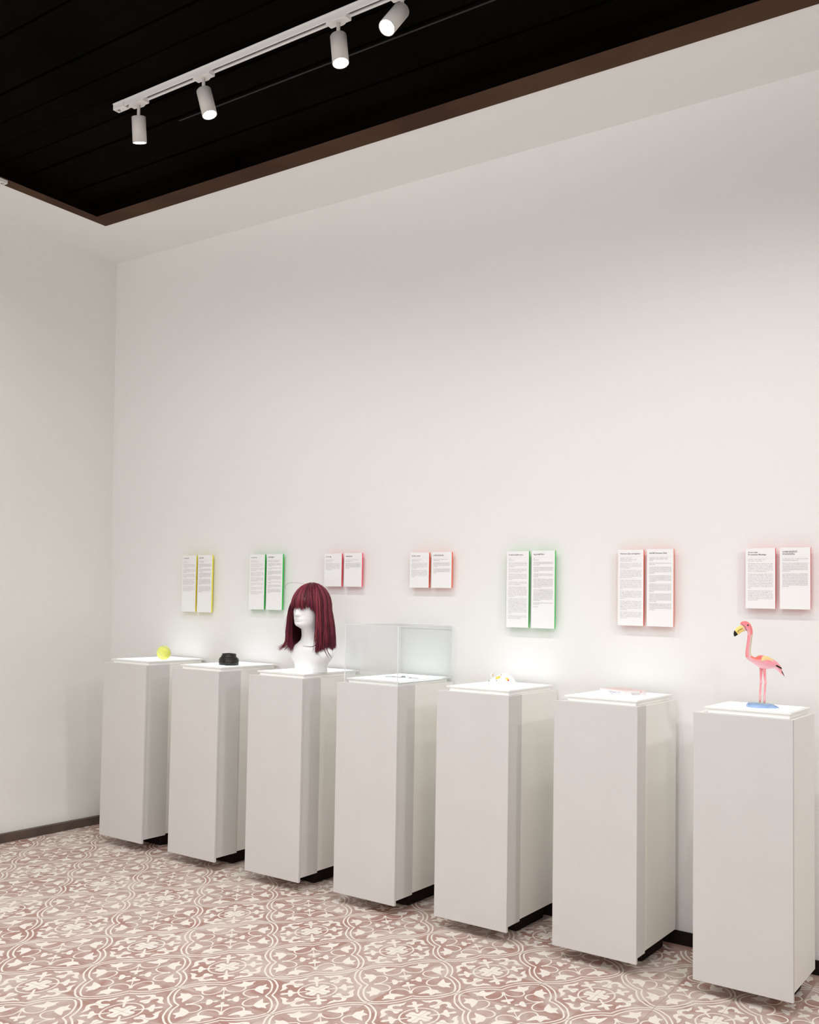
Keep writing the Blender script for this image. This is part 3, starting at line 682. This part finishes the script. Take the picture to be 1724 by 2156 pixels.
# --- wig
t = thing('wig', 'wine red shoulder length wig with a fringe, worn by the white bust', 'wig', (BX, BY, ZP_))
rnd = random.Random(11)
ZT = 0.474
def skull(phi, el, inf):
    """point on the hair shell: el from 0 (crown) to 1 (widest line); phi 0 = face"""
    A_, F_, B_ = 0.084 + inf, 0.110 + inf, 0.120 + inf
    s1, c1 = math.sin(phi), math.cos(phi); rr_ = math.sin(el * PI / 2)
    return Vector((A_ * s1 * rr_, -(F_ if c1 > 0 else B_) * c1 * rr_, 0.332 + (ZT - 0.336 + inf * 0.4) * math.cos(el * PI / 2) ** 0.94 if el < 0.999 else 0.332))
CR = Vector((0.0, 0.012, 0))     # parting point, slightly behind the top
def strand(phi, z_end, inf, flare, flick, wv, el0):
    pts = []; n1 = 8
    for k_ in range(n1):
        el = el0 + (1 - el0) * k_ / (n1 - 1)
        pts.append(skull(phi + 0.10 * math.sin(3 * el + phi * 7) * (1 - el), el, inf) + CR * (1 - el))
    p0 = pts[-1]; out = Vector((math.sin(phi), -math.cos(phi), 0)); n2 = 10
    side = Vector((out.y, -out.x, 0)); ph = rnd.uniform(0, 6)
    for k_ in range(1, n2 + 1):
        s__ = k_ / n2
        p = Vector((p0.x, p0.y, p0.z + (z_end - p0.z) * s__))
        p += out * (flare * s__ + 0.006 * math.sin(PI * s__) + flick * max(0, s__ - 0.7) ** 2 * 9)
        p += side * (wv * (math.sin(s__ * 3.4 + ph) - math.sin(ph)) * s__)
        pts.append(p)
    return pts
def add_strand(mb, pts, r, tone):
    n0 = len(mb.v); L_ = len(pts)
    rad = [r * (0.35 + 0.65 * min(1, i / 3)) * (1 if i < L_ - 5 else (L_ - i) / 5.0 * 0.9 + 0.02) for i in range(L_)]
    mb.tube(pts, rad, 4, cap=False)
    mb.tone += [min(1, max(0, tone + rnd.gauss(0, 0.02)))] * (len(mb.v) - n0)
D = math.radians
hair = MB(); hair.tone = []
clump = [rnd.random() for _ in range(400)]
for _ in range(2600):
    ph = rnd.uniform(D(60), D(300)); inf = rnd.uniform(0.001, 0.016); front = ph < D(85) or ph > D(275)
    ck = int(ph / (2 * PI) * 130); cl = clump[ck % 400]; cl2 = clump[(ck * 7 + 3) % 400]
    back = max(0, -math.cos(ph))
    ze = 0.122 + (cl - 0.5) * 0.022 + rnd.gauss(0, 0.006) - (0.006 if front else 0)
    tone = 0.15 + 0.55 * cl2 + rnd.uniform(-.16, .22) - (0.12 if inf < 0.006 else 0)  # strands close to the head painted darker as inner shade
    near = ph < D(120)
    add_strand(hair, strand(ph, ze, inf + 0.004 * cl, rnd.uniform(-0.004, 0.014) + back * rnd.uniform(0.008, 0.026), (cl - 0.5) * 0.03 - (0.008 if back > 0.3 else 0), 0.004 + 0.008 * (cl2 - .5), rnd.uniform(0.02, 0.55)), rnd.uniform(0.0007, 0.0017), tone)
obj('hair', hair, M_HAIR, t, True)
fr = MB(); fr.tone = []
for _ in range(1250):
    ph = rnd.uniform(D(-68), D(66)); inf = rnd.uniform(0.002, 0.013); el0 = rnd.uniform(0.02, 0.5)
    ck = int((ph + 2) * 16); cl = clump[ck % 400]; cl2 = clump[(ck * 5 + 1) % 400]
    el1 = 0.905 + 0.05 * cl + rnd.gauss(0, 0.018)
    sweep = (cl2 - 0.35) * 0.22 + (0.10 if ph > 0 else -0.02); pts = []
    edge = max(0, (abs(ph) - D(42)) / D(24))
    n_ = 13
    for k_ in range(n_):
        f_ = k_ / (n_ - 1); el = el0 + (el1 - el0) * f_
        p = skull(ph + sweep * (f_ ** 2 - 1) * 0.6, el, inf) + CR * (1 - el)
        pts.append(p)
    nd = 1 + int(3 * edge + 0.5)
    for k_ in range(nd):
        p = pts[-1].copy(); p.z -= 0.009 + 0.004 * edge; p.x += 0.0015 * (1 if sweep > 0 else -1); pts.append(p)
    add_strand(fr, pts, rnd.uniform(0.0006, 0.0014), 0.2 + 0.6 * cl2 + rnd.uniform(-.15, .15))
obj('fringe', fr, M_HAIR, t, True)
def free(pts, r, tone, mb=None, name='loose_strand'):
    m_ = mb
    if mb is None: m_ = MB(); m_.tone = []
    add_strand(m_, [Vector(p) for p in catmull(pts, 6)], r, tone)
    if mb is None: obj(name, m_, M_HAIR, t, True)
free([(0.092, -0.030, 0.33), (0.098, -0.040, 0.24), (0.092, -0.045, 0.17), (0.070, -0.065, 0.140), (0.028, -0.098, 0.142)], 0.0022, 0.45)
free([(0.094, -0.035, 0.33), (0.088, -0.055, 0.25), (0.082, -0.060, 0.18), (0.088, -0.055, 0.12), (0.112, -0.035, 0.075)], 0.0006, 0.2)
free([(0.097, -0.020, 0.30), (0.100, -0.030, 0.2), (0.112, -0.020, 0.13), (0.132, -0.005, 0.080)], 0.0021, 0.5)
free([(0.100, -0.010, 0.30), (0.105, -0.015, 0.2), (0.122, -0.005, 0.12), (0.146, 0.008, 0.080)], 0.0020, 0.4)
free([(-0.088, -0.055, 0.34), (-0.115, -0.065, 0.27), (-0.112, -0.07, 0.21), (-0.098, -0.07, 0.16)], 0.0006, 0.5)
free([(0.0, -0.05, 0.466), (-0.055, -0.075, 0.474), (-0.090, -0.09, 0.466), (-0.098, -0.095, 0.448), (-0.090, -0.09, 0.436)], 0.0006, 0.5)
lk = MB(); lk.tone = []
for a_ in range(60):
    y_ = rnd.uniform(-0.080, -0.01); free([(-0.080, y_ * 0.8, 0.375), (-0.090, y_, 0.32), (-0.099, y_ - 0.005, 0.22), (-0.103, y_ - 0.008, 0.155), (-0.122 - rnd.uniform(0, 0.030), y_ - 0.030, 0.116 + rnd.uniform(-.010, .012))], rnd.uniform(0.0007, 0.0014), rnd.uniform(0.2, 0.8), lk)
obj('side_lock', lk, M_HAIR, t, True)
cap = MB(); rr = []
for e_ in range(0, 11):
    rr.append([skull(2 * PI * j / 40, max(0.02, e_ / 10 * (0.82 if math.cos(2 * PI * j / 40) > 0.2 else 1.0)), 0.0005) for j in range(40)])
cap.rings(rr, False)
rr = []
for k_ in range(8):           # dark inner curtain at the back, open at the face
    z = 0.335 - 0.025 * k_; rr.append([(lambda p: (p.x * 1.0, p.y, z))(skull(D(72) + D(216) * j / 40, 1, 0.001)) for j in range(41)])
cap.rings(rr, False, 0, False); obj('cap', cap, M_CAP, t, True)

# --- acrylic case
CX0, CX1, CY0, CY1, CZ = -3.000, -2.700, 4.2165, 4.735, 1.3745
z0 = ZTOP + 0.0008
t = thing('acrylic_case', 'clear acrylic case over the fourth plinth, beside the bust', 'display case', (CX0, CY0, z0))
w, d, h = CX1 - CX0, CY1 - CY0, CZ - z0
th = 0.003
w = -2.690 - CX0
for nm, bx in (('front_pane', (0, w, 0, th, 0, h)), ('back_pane', (0, w, d - th, d, 0, h)), ('side_pane', (0, th, th, d - th, 0, h)), ('side_pane', (w - th, w, th, d - th, 0, h)), ('top_pane', (th, w - th, th, d - th, h - th, h))):
    b = MB(); b.box(*bx); obj(nm, b, M_ACRYL, t)
b = MB(); e = 0.0019
for x_ in (0, w):
    for y_ in (0, d): b.box(x_ - e, x_ + e, y_ - e, y_ + e, 0, h)
e = 0.0013
for x_ in (0, w): b.box(x_ - e, x_ + e, 0, d, h - e, h + e)
for y_ in (0, d): b.box(0, w, y_ - e, y_ + e, h - e, h + e)
obj('polished_edge', b, M_ACRYL_EDGE, t)

# --- watch lying open inside the case
t = thing('wrist_watch', 'small silver watch lying open inside the acrylic case', 'watch', (-2.815, 4.455, ZP_))
path = [(-0.098 * 0.9, -0.012), (-0.07, -0.004), (-0.045, 0.0), (-0.02, 0.002), (0.0, 0.006), (0.03, 0.012), (0.06, 0.014), (0.088, 0.020)]
pp = catmull([(a_, c_, 0.0) for a_, c_ in path], 4); b = MB()
for i, p in enumerate(pp):
    if i + 1 >= len(pp): break
    if -0.062 < p[0] < -0.046 or -0.004 < p[0] < 0.024: continue
    r_ = 0.0032 if i % 2 else 0.0026
    b.box(p[0] - 0.0022, p[0] + 0.0018, p[1] - 0.006, p[1] + 0.006, 0.0, r_)
obj('bracelet', b, M_SILVER, t)
b = MB(); b.box(-0.063, -0.046, -0.009, 0.007, 0.0, 0.0045); obj('clasp', b, M_SILVER, t, bevel=0.001)
b = MB()
for x_, r_ in ((-0.001 + 0.006, 0.0115), ): b.lathe([(r_, 0.0), (r_, 0.006), (r_ * 0.85, 0.0078), (r_ * 0.2, 0.0082)], (x_, 0.006, 0)); 
c_ = obj('watch_case', b, M_SILVER, t, True)
b = MB(); b.lathe([(0.0085, 0.0), (0.0085, 0.0009)], (0.005, 0.006, 0.0078)); obj('dial', b, M_DIAL, c_)
b = MB(); b.tube([(0.022, 0.006, 0.001), (0.027, 0.009, 0.006), (0.034, 0.012, 0.0075), (0.041, 0.014, 0.006), (0.046, 0.015, 0.001)], 0.0016, 6); obj('buckle', b, M_SILVER, t, True)

# --- plush mouse on the fifth plinth
t = thing('plush_mouse', 'small white plush mouse with black nose and yellow ear tag', 'toy mouse', (-2.243, 4.425, ZP_), rot=(0, 0, math.atan2(0.627, 0.779))); t.scale = (0.9, 0.9, 0.86)
# local x to picture right, -y towards the viewer, nose at -x
st = [(-0.068, 0.0245, 0.004, 0.004), (-0.060, 0.025, 0.011, 0.011), (-0.046, 0.0275, 0.018, 0.017), (-0.030, 0.032, 0.024, 0.022), (-0.012, 0.037, 0.029, 0.026), (0.008, 0.038, 0.033, 0.030), (0.028, 0.036, 0.034, 0.032), (0.046, 0.031, 0.030, 0.029), (0.060, 0.024, 0.021, 0.021), (0.067, 0.020, 0.010, 0.012), (0.070, 0.018, 0.003, 0.004)]
b = MB(); rr = []
for x_, zc_, rz, ry in st: rr.append([(x_, ry * math.cos(2 * PI * j / 24), max(0.0, zc_ + rz * math.sin(2 * PI * j / 24))) for j in range(24)])
b.rings(rr); obj('body', b, M_PLUSH, t, True)
b = MB(); b.ell((-0.068, 0, 0.0255), 0.0045, 0.004, 0.0034); obj('nose', b, M_BLACK, t, True)
b = MB(); b.ell((-0.034, -0.0205, 0.030), 0.002, 0.002, 0.003); b.ell((-0.034, 0.0205, 0.030), 0.002, 0.002, 0.003); obj('eye', b, M_BLACK, t, True)
for (c_, rot) in (((-0.048, 0.018, 0.056), Matrix.Rotation(0.45, 3, 'Z')), ((-0.012, -0.018, 0.060), Matrix.Rotation(1.05, 3, 'Z') @ Matrix.Rotation(-0.35, 3, 'Y'))):
    b = MB(); b.ell(c_, 0.0125, 0.0028, 0.0145, rot); e_ = obj('ear', b, M_PLUSH, t, True)
    b = MB(); v = Vector(c_) + rot @ Vector((0, -0.0016, 0)); b.ell(v, 0.0085, 0.0022, 0.0100, rot); obj('ear_lining', b, M_PINKISH, e_, True)
b = MB(); rt = Matrix.Rotation(-0.40, 3, 'Y')
for bx in (((-0.012, 0.012), (-0.0065, 0.0065)),):
    v0 = Vector((-0.028, -0.0275, 0.047)); cs = [v0 + rt @ Vector((a_, 0, c2)) for a_, c2 in ((-0.0125, -0.006), (0.0125, -0.006), (0.0125, 0.0065), (-0.0125, 0.0065))]
    b.rings([[c_ for c_ in cs], [c_ + Vector((0, 0.0008, 0)) for c_ in cs]])
obj('ear_tag', b, M_YTAG, t)
b = MB(); rt = Matrix.Rotation(0.75, 3, 'Y'); b.ell((0.020, -0.0315, 0.040), 0.0105, 0.0012, 0.0065, rt); g_ = obj('side_tag', b, M_YTAG, t, True)
b = MB(); b.ell((0.0245, -0.0320, 0.0345), 0.0055, 0.0012, 0.0050, rt); obj('tag_print', b, M_RTAG, g_, True)
b = MB(); b.tube([(0.060, 0.0, 0.022), (0.080, -0.002, 0.014), (0.105, -0.008, 0.005), (0.125, -0.022, 0.003), (0.110, -0.040, 0.003), (0.07, -0.045, 0.003), (0.03, -0.042, 0.003)], [0.003, 0.0028, 0.0026, 0.0024, 0.0022, 0.002, 0.0016], 8); obj('tail', b, M_PLUSH, t, True)
b = MB()
for s1 in (1, -1):
    b.ell((-0.035, s1 * 0.014, 0.005), 0.010, 0.006, 0.005); b.ell((0.045, s1 * 0.022, 0.006), 0.014, 0.008, 0.006)
obj('foot', b, M_PLUSH, t, True)
b = MB()
for s1 in (1, -1):
    for a_ in (-0.3, 0.1, 0.45): b.tube([(-0.066, s1 * 0.003, 0.024), (-0.080, s1 * 0.010, 0.020 + a_ * 0.02), (-0.092, s1 * 0.016, 0.012 + a_ * 0.025)], 0.00035, 4)
obj('whisker', b, M_PLUSH, t)

# --- card box on the sixth plinth
ang = math.atan2(-0.0609 * 1.0, 0.1345)
t = thing('card_box', 'flat white and pale pink card box with script lettering on the sixth plinth', 'box', (-1.618, 4.315, ZP_), rot=(0, 0, ang))
# local: long front edge runs to -x, short side runs to +y
wb, db, hb = 0.146, 0.125, 0.0295
b = MB(); b.box(-wb, 0, 0, db, 0, hb - 0.0012); bx = obj('carton', b, M_CARD, t, bevel=0.0006)
b = MB(); b.box(-wb, 0, 0, db, hb - 0.0012, hb); obj('lid_face', b, M_CARDP, t)
b = MB(); put_text(b, text_mb('Herzens', 0.0125, shear=0.3, res=2), -0.092, 0.0150, -0.0003); put_text(b, text_mb('Zeit', 0.0085, shear=0.3, res=2), -0.080, 0.0075, -0.0003)
obj('script_lettering', b, M_PURPLEINK, t)
hp = [(0, -0.0062), (0.0062, 0.0), (0.0068, 0.0038), (0.0036, 0.006), (0, 0.0030), (-0.0036, 0.006), (-0.0068, 0.0038), (-0.0062, 0.0)]
hc = catmull([(a_ * 1.2, c_ * 1.2) for a_, c_ in hp], 4, True)
b = MB(); pts = [(x_ - 0.034, -0.0004, z_ + 0.0150) for x_, z_ in hc]; b.tube(pts + pts[:1], 0.00035, 4); obj('heart_outline', b, M_PURPLEINK, t)
def side_text(mb, tx, oy, oz, x_):
    vs_, fs = tx; n = len(mb.v); mb.v += [(x_, oy + a_, oz + c_) for a_, c_ in vs_]
    for f in fs: mb.f.append(tuple(n + i for i in f)); mb.m.append(0)
b = MB(); side_text(b, text_mb('Nelson', 0.0175, shear=0.3, bold=-0.01, res=2), 0.035, 0.0100, 0.0003); obj('script_lettering', b, M_INK2, t)
b = MB(); b.poly([(0.0003, 0.092 + x_ * 0.55, 0.0225 + z_ * 0.55) for x_, z_ in hc]); obj('pink_heart', b, M_PINKINK, t)
b = MB(); vs_, fs = text_mb('Herzens Zeit', 0.020, shear=0.3, res=2); b.v = [(-0.125 + a_, 0.055 + c_, hb + 0.0003) for a_, c_ in vs_]; b.f = list(fs); b.m = [0] * len(fs); obj('script_lettering', b, M_PURPLEINK, t)

# --- flamingo on the seventh plinth
S_ = 0.001879
FW = Vector((-1.0866, 4.372, ZP_)); rot_f = math.atan2(0.627, 0.779)
t = thing('flamingo_figure', 'carved wooden flamingo painted pink and yellow on a blue base', 'figurine', FW, rot=(0, 0, rot_f))
def Z12(x, y): return ((1530 + x / 12.314 - 1607) * S_, (1489.5 - (1300 + y / 12.314)) * S_)
ST = [((362, 178), (372, 200), 6), ((378, 150), (392, 222), 28), ((410, 130), (430, 262), 46), ((460, 115), (465, 310), 60), ((540, 122), (512, 362), 64), ((620, 185), (540, 385), 60), ((668, 290), (550, 402), 54), ((681, 400), (552, 450), 52),
      ((678, 480), (551, 500), 50), ((670, 560), (547, 570), 50), ((657, 640), (540, 640), 49), ((645, 720), (530, 710), 49), ((636, 800), (516, 790), 51), ((630, 880), (504, 870), 55), ((634, 950), (500, 970), 64), ((652, 995), (512, 1045), 76), ((690, 1030), (545, 1095), 92),
      ((750, 1052), (620, 1152), 120), ((800, 1035), (690, 1195), 145), ((850, 1010), (760, 1240), 168), ((905, 987), (840, 1293), 185), ((960, 998), (905, 1328), 192), ((1020, 1018), (975, 1346), 190), ((1080, 1043), (1050, 1346), 176), ((1140, 1070), (1115, 1338), 158), ((1200, 1103), (1175, 1325), 138),
      ((1260, 1143), (1225, 1316), 116), ((1320, 1192), (1270, 1330), 92), ((1370, 1245), (1320, 1372), 68), ((1410, 1300), (1360, 1412), 48), ((1445, 1375), (1405, 1452), 32), ((1480, 1450), (1455, 1492), 18), ((1515, 1524), (1511, 1532), 4)]
K = 28
b = MB(); b.col = []; rr = []
PINK, PALE, CORAL, YEL, GREY, ORG, BLK = (0.93, 0.25, 0.30), (0.93, 0.52, 0.58), (0.90, 0.14, 0.10), (0.90, 0.60, 0.16), (0.62, 0.68, 0.66), (0.80, 0.36, 0.11), (0.006, 0.006, 0.007)
def mixc(a_, c_, t_): t_ = min(1, max(0, t_)); return tuple(a_[i] + (c_[i] - a_[i]) * t_ for i in range(3))
K = 64
STD = catmull([(A_[0], A_[1], B_[0], B_[1], w_) for A_, B_, w_ in ST], 4)
NS = len(STD)
for si, (ax, ay, bx_, by_, wz) in enumerate(STD):
    T2, B2 = Z12(ax, ay), Z12(bx_, by_); wv_ = max(wz, 2) / 12.314 * S_
    f = si / (NS - 1); ring = []
    for j in range(K):
        th = 2 * PI * j / K; c1, s1 = math.cos(th), math.sin(th); m_ = (1 + c1) / 2   # m_=1 at outer/back line
        ring.append((B2[0] + (T2[0] - B2[0]) * m_, -s1 * wv_, B2[1] + (T2[1] - B2[1]) * m_))
        nz_ = 0.5 + 0.5 * math.sin(si * 2.1 + j * 0.9) * math.sin(si * 0.7 + j * 1.7)
        if f < 0.24:      # head
            c_ = mixc(PALE, PINK, m_ * 2); c_ = mixc(c_, CORAL, (m_ - 0.55) * 1.6 * (1 - f * 2)); 
            if f > 0.13: c_ = mixc(c_, ORG, (m_ - 0.80) * 6)
        elif f < 0.47:    # neck
            c_ = mixc(PINK, PALE, 0.25 + 0.3 * (nz_ - 0.5))
            tooth = 0.42 + 0.16 * ((si * 0.5) % 1.0)
            if m_ > tooth: c_ = GREY
            if m_ > 0.74: c_ = mixc(YEL, ORG, 0.5 if f < 0.36 else 0.2 * nz_)
            if m_ > 0.95: c_ = ORG
        elif f < 0.60:
            c_ = mixc(PALE, CORAL, (m_ - 0.25) * 2.0)
        else:
            c_ = mixc(PALE, PINK, (m_ - 0.15) * 1.5); c_ = mixc(c_, CORAL, (m_ - 0.6) * (0.9 if f < 0.66 else 0.2))
            if f > 0.93 and m_ > 0.45: c_ = BLK
        b.col.append(c_)
    rr.append(ring)
b.rings(rr); body = obj('body', b, M_PAINT, t, True)
# wings: shaped shells lying on the flanks with painted feather rows
for sy in (-1, 1):
    WT = [((845, 1080), (820, 1140)), ((880, 1015), (850, 1165)), ((930, 1000), (905, 1185)), ((1000, 1015), (970, 1205)), ((1080, 1045), (1050, 1225)), ((1160, 1085), (1130, 1240)), ((1240, 1130), (1205, 1252)), ((1310, 1185), (1270, 1272)), ((1370, 1245), (1330, 1300)), ((1405, 1290), (1385, 1318)), ((1420, 1316), (1416, 1324))]
    WD = catmull([(a_[0], a_[1], c_[0], c_[1]) for a_, c_ in WT], 5); b = MB(); b.col = []; rr = []
    for si, (ax, ay, bx_, by_) in enumerate(WD):
        f = si / (len(WD) - 1); T2, B2 = Z12(ax, ay), Z12(bx_, by_); ring = []
        hw = (0.0285 - 0.0215 * f ** 1.3)
        for j in range(21):
            m_ = j / 20; bul = hw * (0.62 + 0.46 * math.sin(PI * (0.15 + 0.85 * (1 - m_)) * 0.72)) * (0.55 if si == 0 else 1)
            ring.append((B2[0] + (T2[0] - B2[0]) * m_, sy * bul, B2[1] + (T2[1] - B2[1]) * m_))
            st_ = math.sin((m_ * 3.2 + f * 20) * 1.9)
            c_ = mixc(PINK, PALE, 0.5 + 0.5 * math.sin(m_ * 26 + f * 9))
            if f < 0.52 and m_ > 0.18 + f * 1.1: c_ = mixc(YEL, (0.93, 0.80, 0.52), 0.5 + 0.5 * st_)
            if abs(m_ - 0.16 - f * 1.1) < 0.05 and f < 0.52: c_ = GREY
            if f < 0.5 and st_ > 0.93: c_ = ORG
            if f > 0.30 and abs(m_ - 0.40 + 0.25 * (f - 0.3)) < 0.035: c_ = GREY
            if f > 0.62 and m_ < 0.30 + (f - 0.62) * 1.2: c_ = BLK
            b.col.append(c_)
        rr.append(ring)
    b.rings(rr, False, 0, False)
    wg = obj('wing', b, M_PAINT, t, True); sm = wg.modifiers.new('solid', 'SOLIDIFY'); sm.thickness = 0.0012; sm.offset = 0
# beak
BK = [((418, 212), (492, 372), 40), ((380, 222), (470, 375), 40), ((340, 242), (430, 392), 37), ((300, 268), (385, 412), 34), ((262, 300), (345, 445), 30), ((236, 335), (320, 462), 27), ((214, 362), (300, 474), 24), ((196, 400), (272, 490), 20), ((188, 450), (245, 508), 15), ((200, 500), (228, 520), 8), ((214, 516), (222, 522), 3)]
BD = catmull([(a_[0], a_[1], c_[0], c_[1], w_) for a_, c_, w_ in BK], 4)
def beak_part(name, i0, i1, parent, cf):
    b = MB(); b.col = []; rr = []
    for si in range(i0, i1):
        ax, ay, bx_, by_, wz = BD[si]; T2, B2 = Z12(ax, ay), Z12(bx_, by_); wv_ = wz / 12.314 * S_; ring = []
        for j in range(24):
            th = 2 * PI * j / 24; m_ = (1 + math.cos(th)) / 2
            ring.append((B2[0] + (T2[0] - B2[0]) * m_, -math.sin(th) * wv_, B2[1] + (T2[1] - B2[1]) * m_)); b.col.append(cf(si, m_))
        rr.append(ring)
    b.rings(rr); return obj(name, b, M_PAINT, parent, True)
bk = beak_part('beak', 0, 25, t, lambda si, m_: (0.25, 0.13, 0.05) if abs(m_ - 0.5) < 0.03 and 5 < si < 21 else mixc((0.90, 0.62, 0.50), (0.90, 0.72, 0.20), si / 9))
beak_part('beak_tip', 24, len(BD), bk, lambda si, m_: BLK)
b = MB()
pts = [Z12(x_, y_) for x_, y_ in ((375, 195), (410, 215), (445, 245), (475, 280), (495, 320), (512, 365))]
b.tube([(p[0], -0.0075 - 0.0012 * math.sin(i), p[1]) for i, p in enumerate(pts)], 0.0006, 6); obj('mouth_line', b, M_BLACK, t)
ex, ez = Z12(533, 218)
b = MB()
for sy in (-1, 1): b.ell((ex, sy * 0.0088, ez), 0.0040, 0.0018, 0.0044)
ey = obj('eye', b, mat('grey_eye_ring', (0.25, 0.30, 0.30), 0.4, 0.4), t, True)
b = MB()
for sy in (-1, 1): b.ell((ex, sy * 0.0102, ez), 0.0026, 0.0012, 0.0030)
obj('pupil', b, M_BLACK, ey, True)
def PX(px, py): return ((px - 1607) * S_, (1489.5 - py) * S_)
for nm, ln, yy in (('leg', [(1604.8, 1405, 3.2), (1604.6, 1420, 2.6), (1604.3, 1434, 2.0), (1604.2, 1437.5, 2.6), (1604.0, 1441, 1.9), (1603.2, 1455, 2.0), (1602.4, 1470, 1.9), (1602.0, 1482, 2.1)], 0.006),
                   ('leg', [(1608.0, 1405, 3.2), (1609.6, 1420, 2.6), (1610.6, 1434, 2.1), (1611.0, 1437.5, 2.7), (1610.4, 1441, 2.0), (1609.9, 1455, 2.0), (1608.8, 1470, 1.9), (1608.4, 1482, 2.1)], -0.006)):
    b = MB(); b.tube([(PX(x_, y_)[0], yy, PX(x_, y_)[1]) for x_, y_, r_ in ln], [r_ * S_ for _, _, r_ in ln], 12); 
    b.col = [mixc((0.92, 0.28, 0.33), (0.93, 0.48, 0.52), 0.5 + 0.5 * math.sin(i * 0.37)) for i in range(len(b.v))]
    lg = obj(nm, b, M_PAINT, t, True)
    b = MB()
    for y_ in (1441, 1452, 1468, 1476):
        p = PX(ln[5][0] + 0.4, y_); b.ell((p[0], yy - 1.9 * S_, p[1]), 0.0008, 0.0005, 0.0009, k=8, n=6)
    obj('painted_spot', b, M_BLACK, lg)
# base: wedge of blue stone
b = MB(); b.col = []; rr = []
BS = [(1576.0, 1484, 0.010), (1577.0, 1482, 0.022), (1581, 1480.3, 0.030), (1588, 1479.2, 0.036), (1597, 1479.4, 0.040), (1607, 1479.8, 0.041), (1616, 1480.2, 0.040), (1624, 1481.4, 0.036), (1631, 1484.2, 0.030), (1636, 1487.2, 0.022), (1639, 1488.8, 0.010)]
for si, (px, py, dep) in enumerate(BS):
    x_, zt_ = PX(px, py); ring = []
    for yy, zz in ((-dep, 0), (-dep * 1.0, zt_ * 0.45), (-dep * 0.82, zt_ * 0.85), (-dep * 0.45, zt_), (dep * 0.45, zt_), (dep * 0.85, zt_ * 0.8), (dep, zt_ * 0.4), (dep, 0)):
        ring.append((x_, yy, zz)); g_ = (0.35, 0.50, 0.34) if zz > zt_ * 0.95 and 2 < si < 9 else (0.20, 0.31, 0.52)
        b.col.append(mixc(g_, (0.34, 0.44, 0.64), 0.35 + 0.35 * math.sin(si * 2.3 + yy * 300)))
    rr.append(ring)
b.rings(rr); obj('base', b, M_PAINT, t, True)
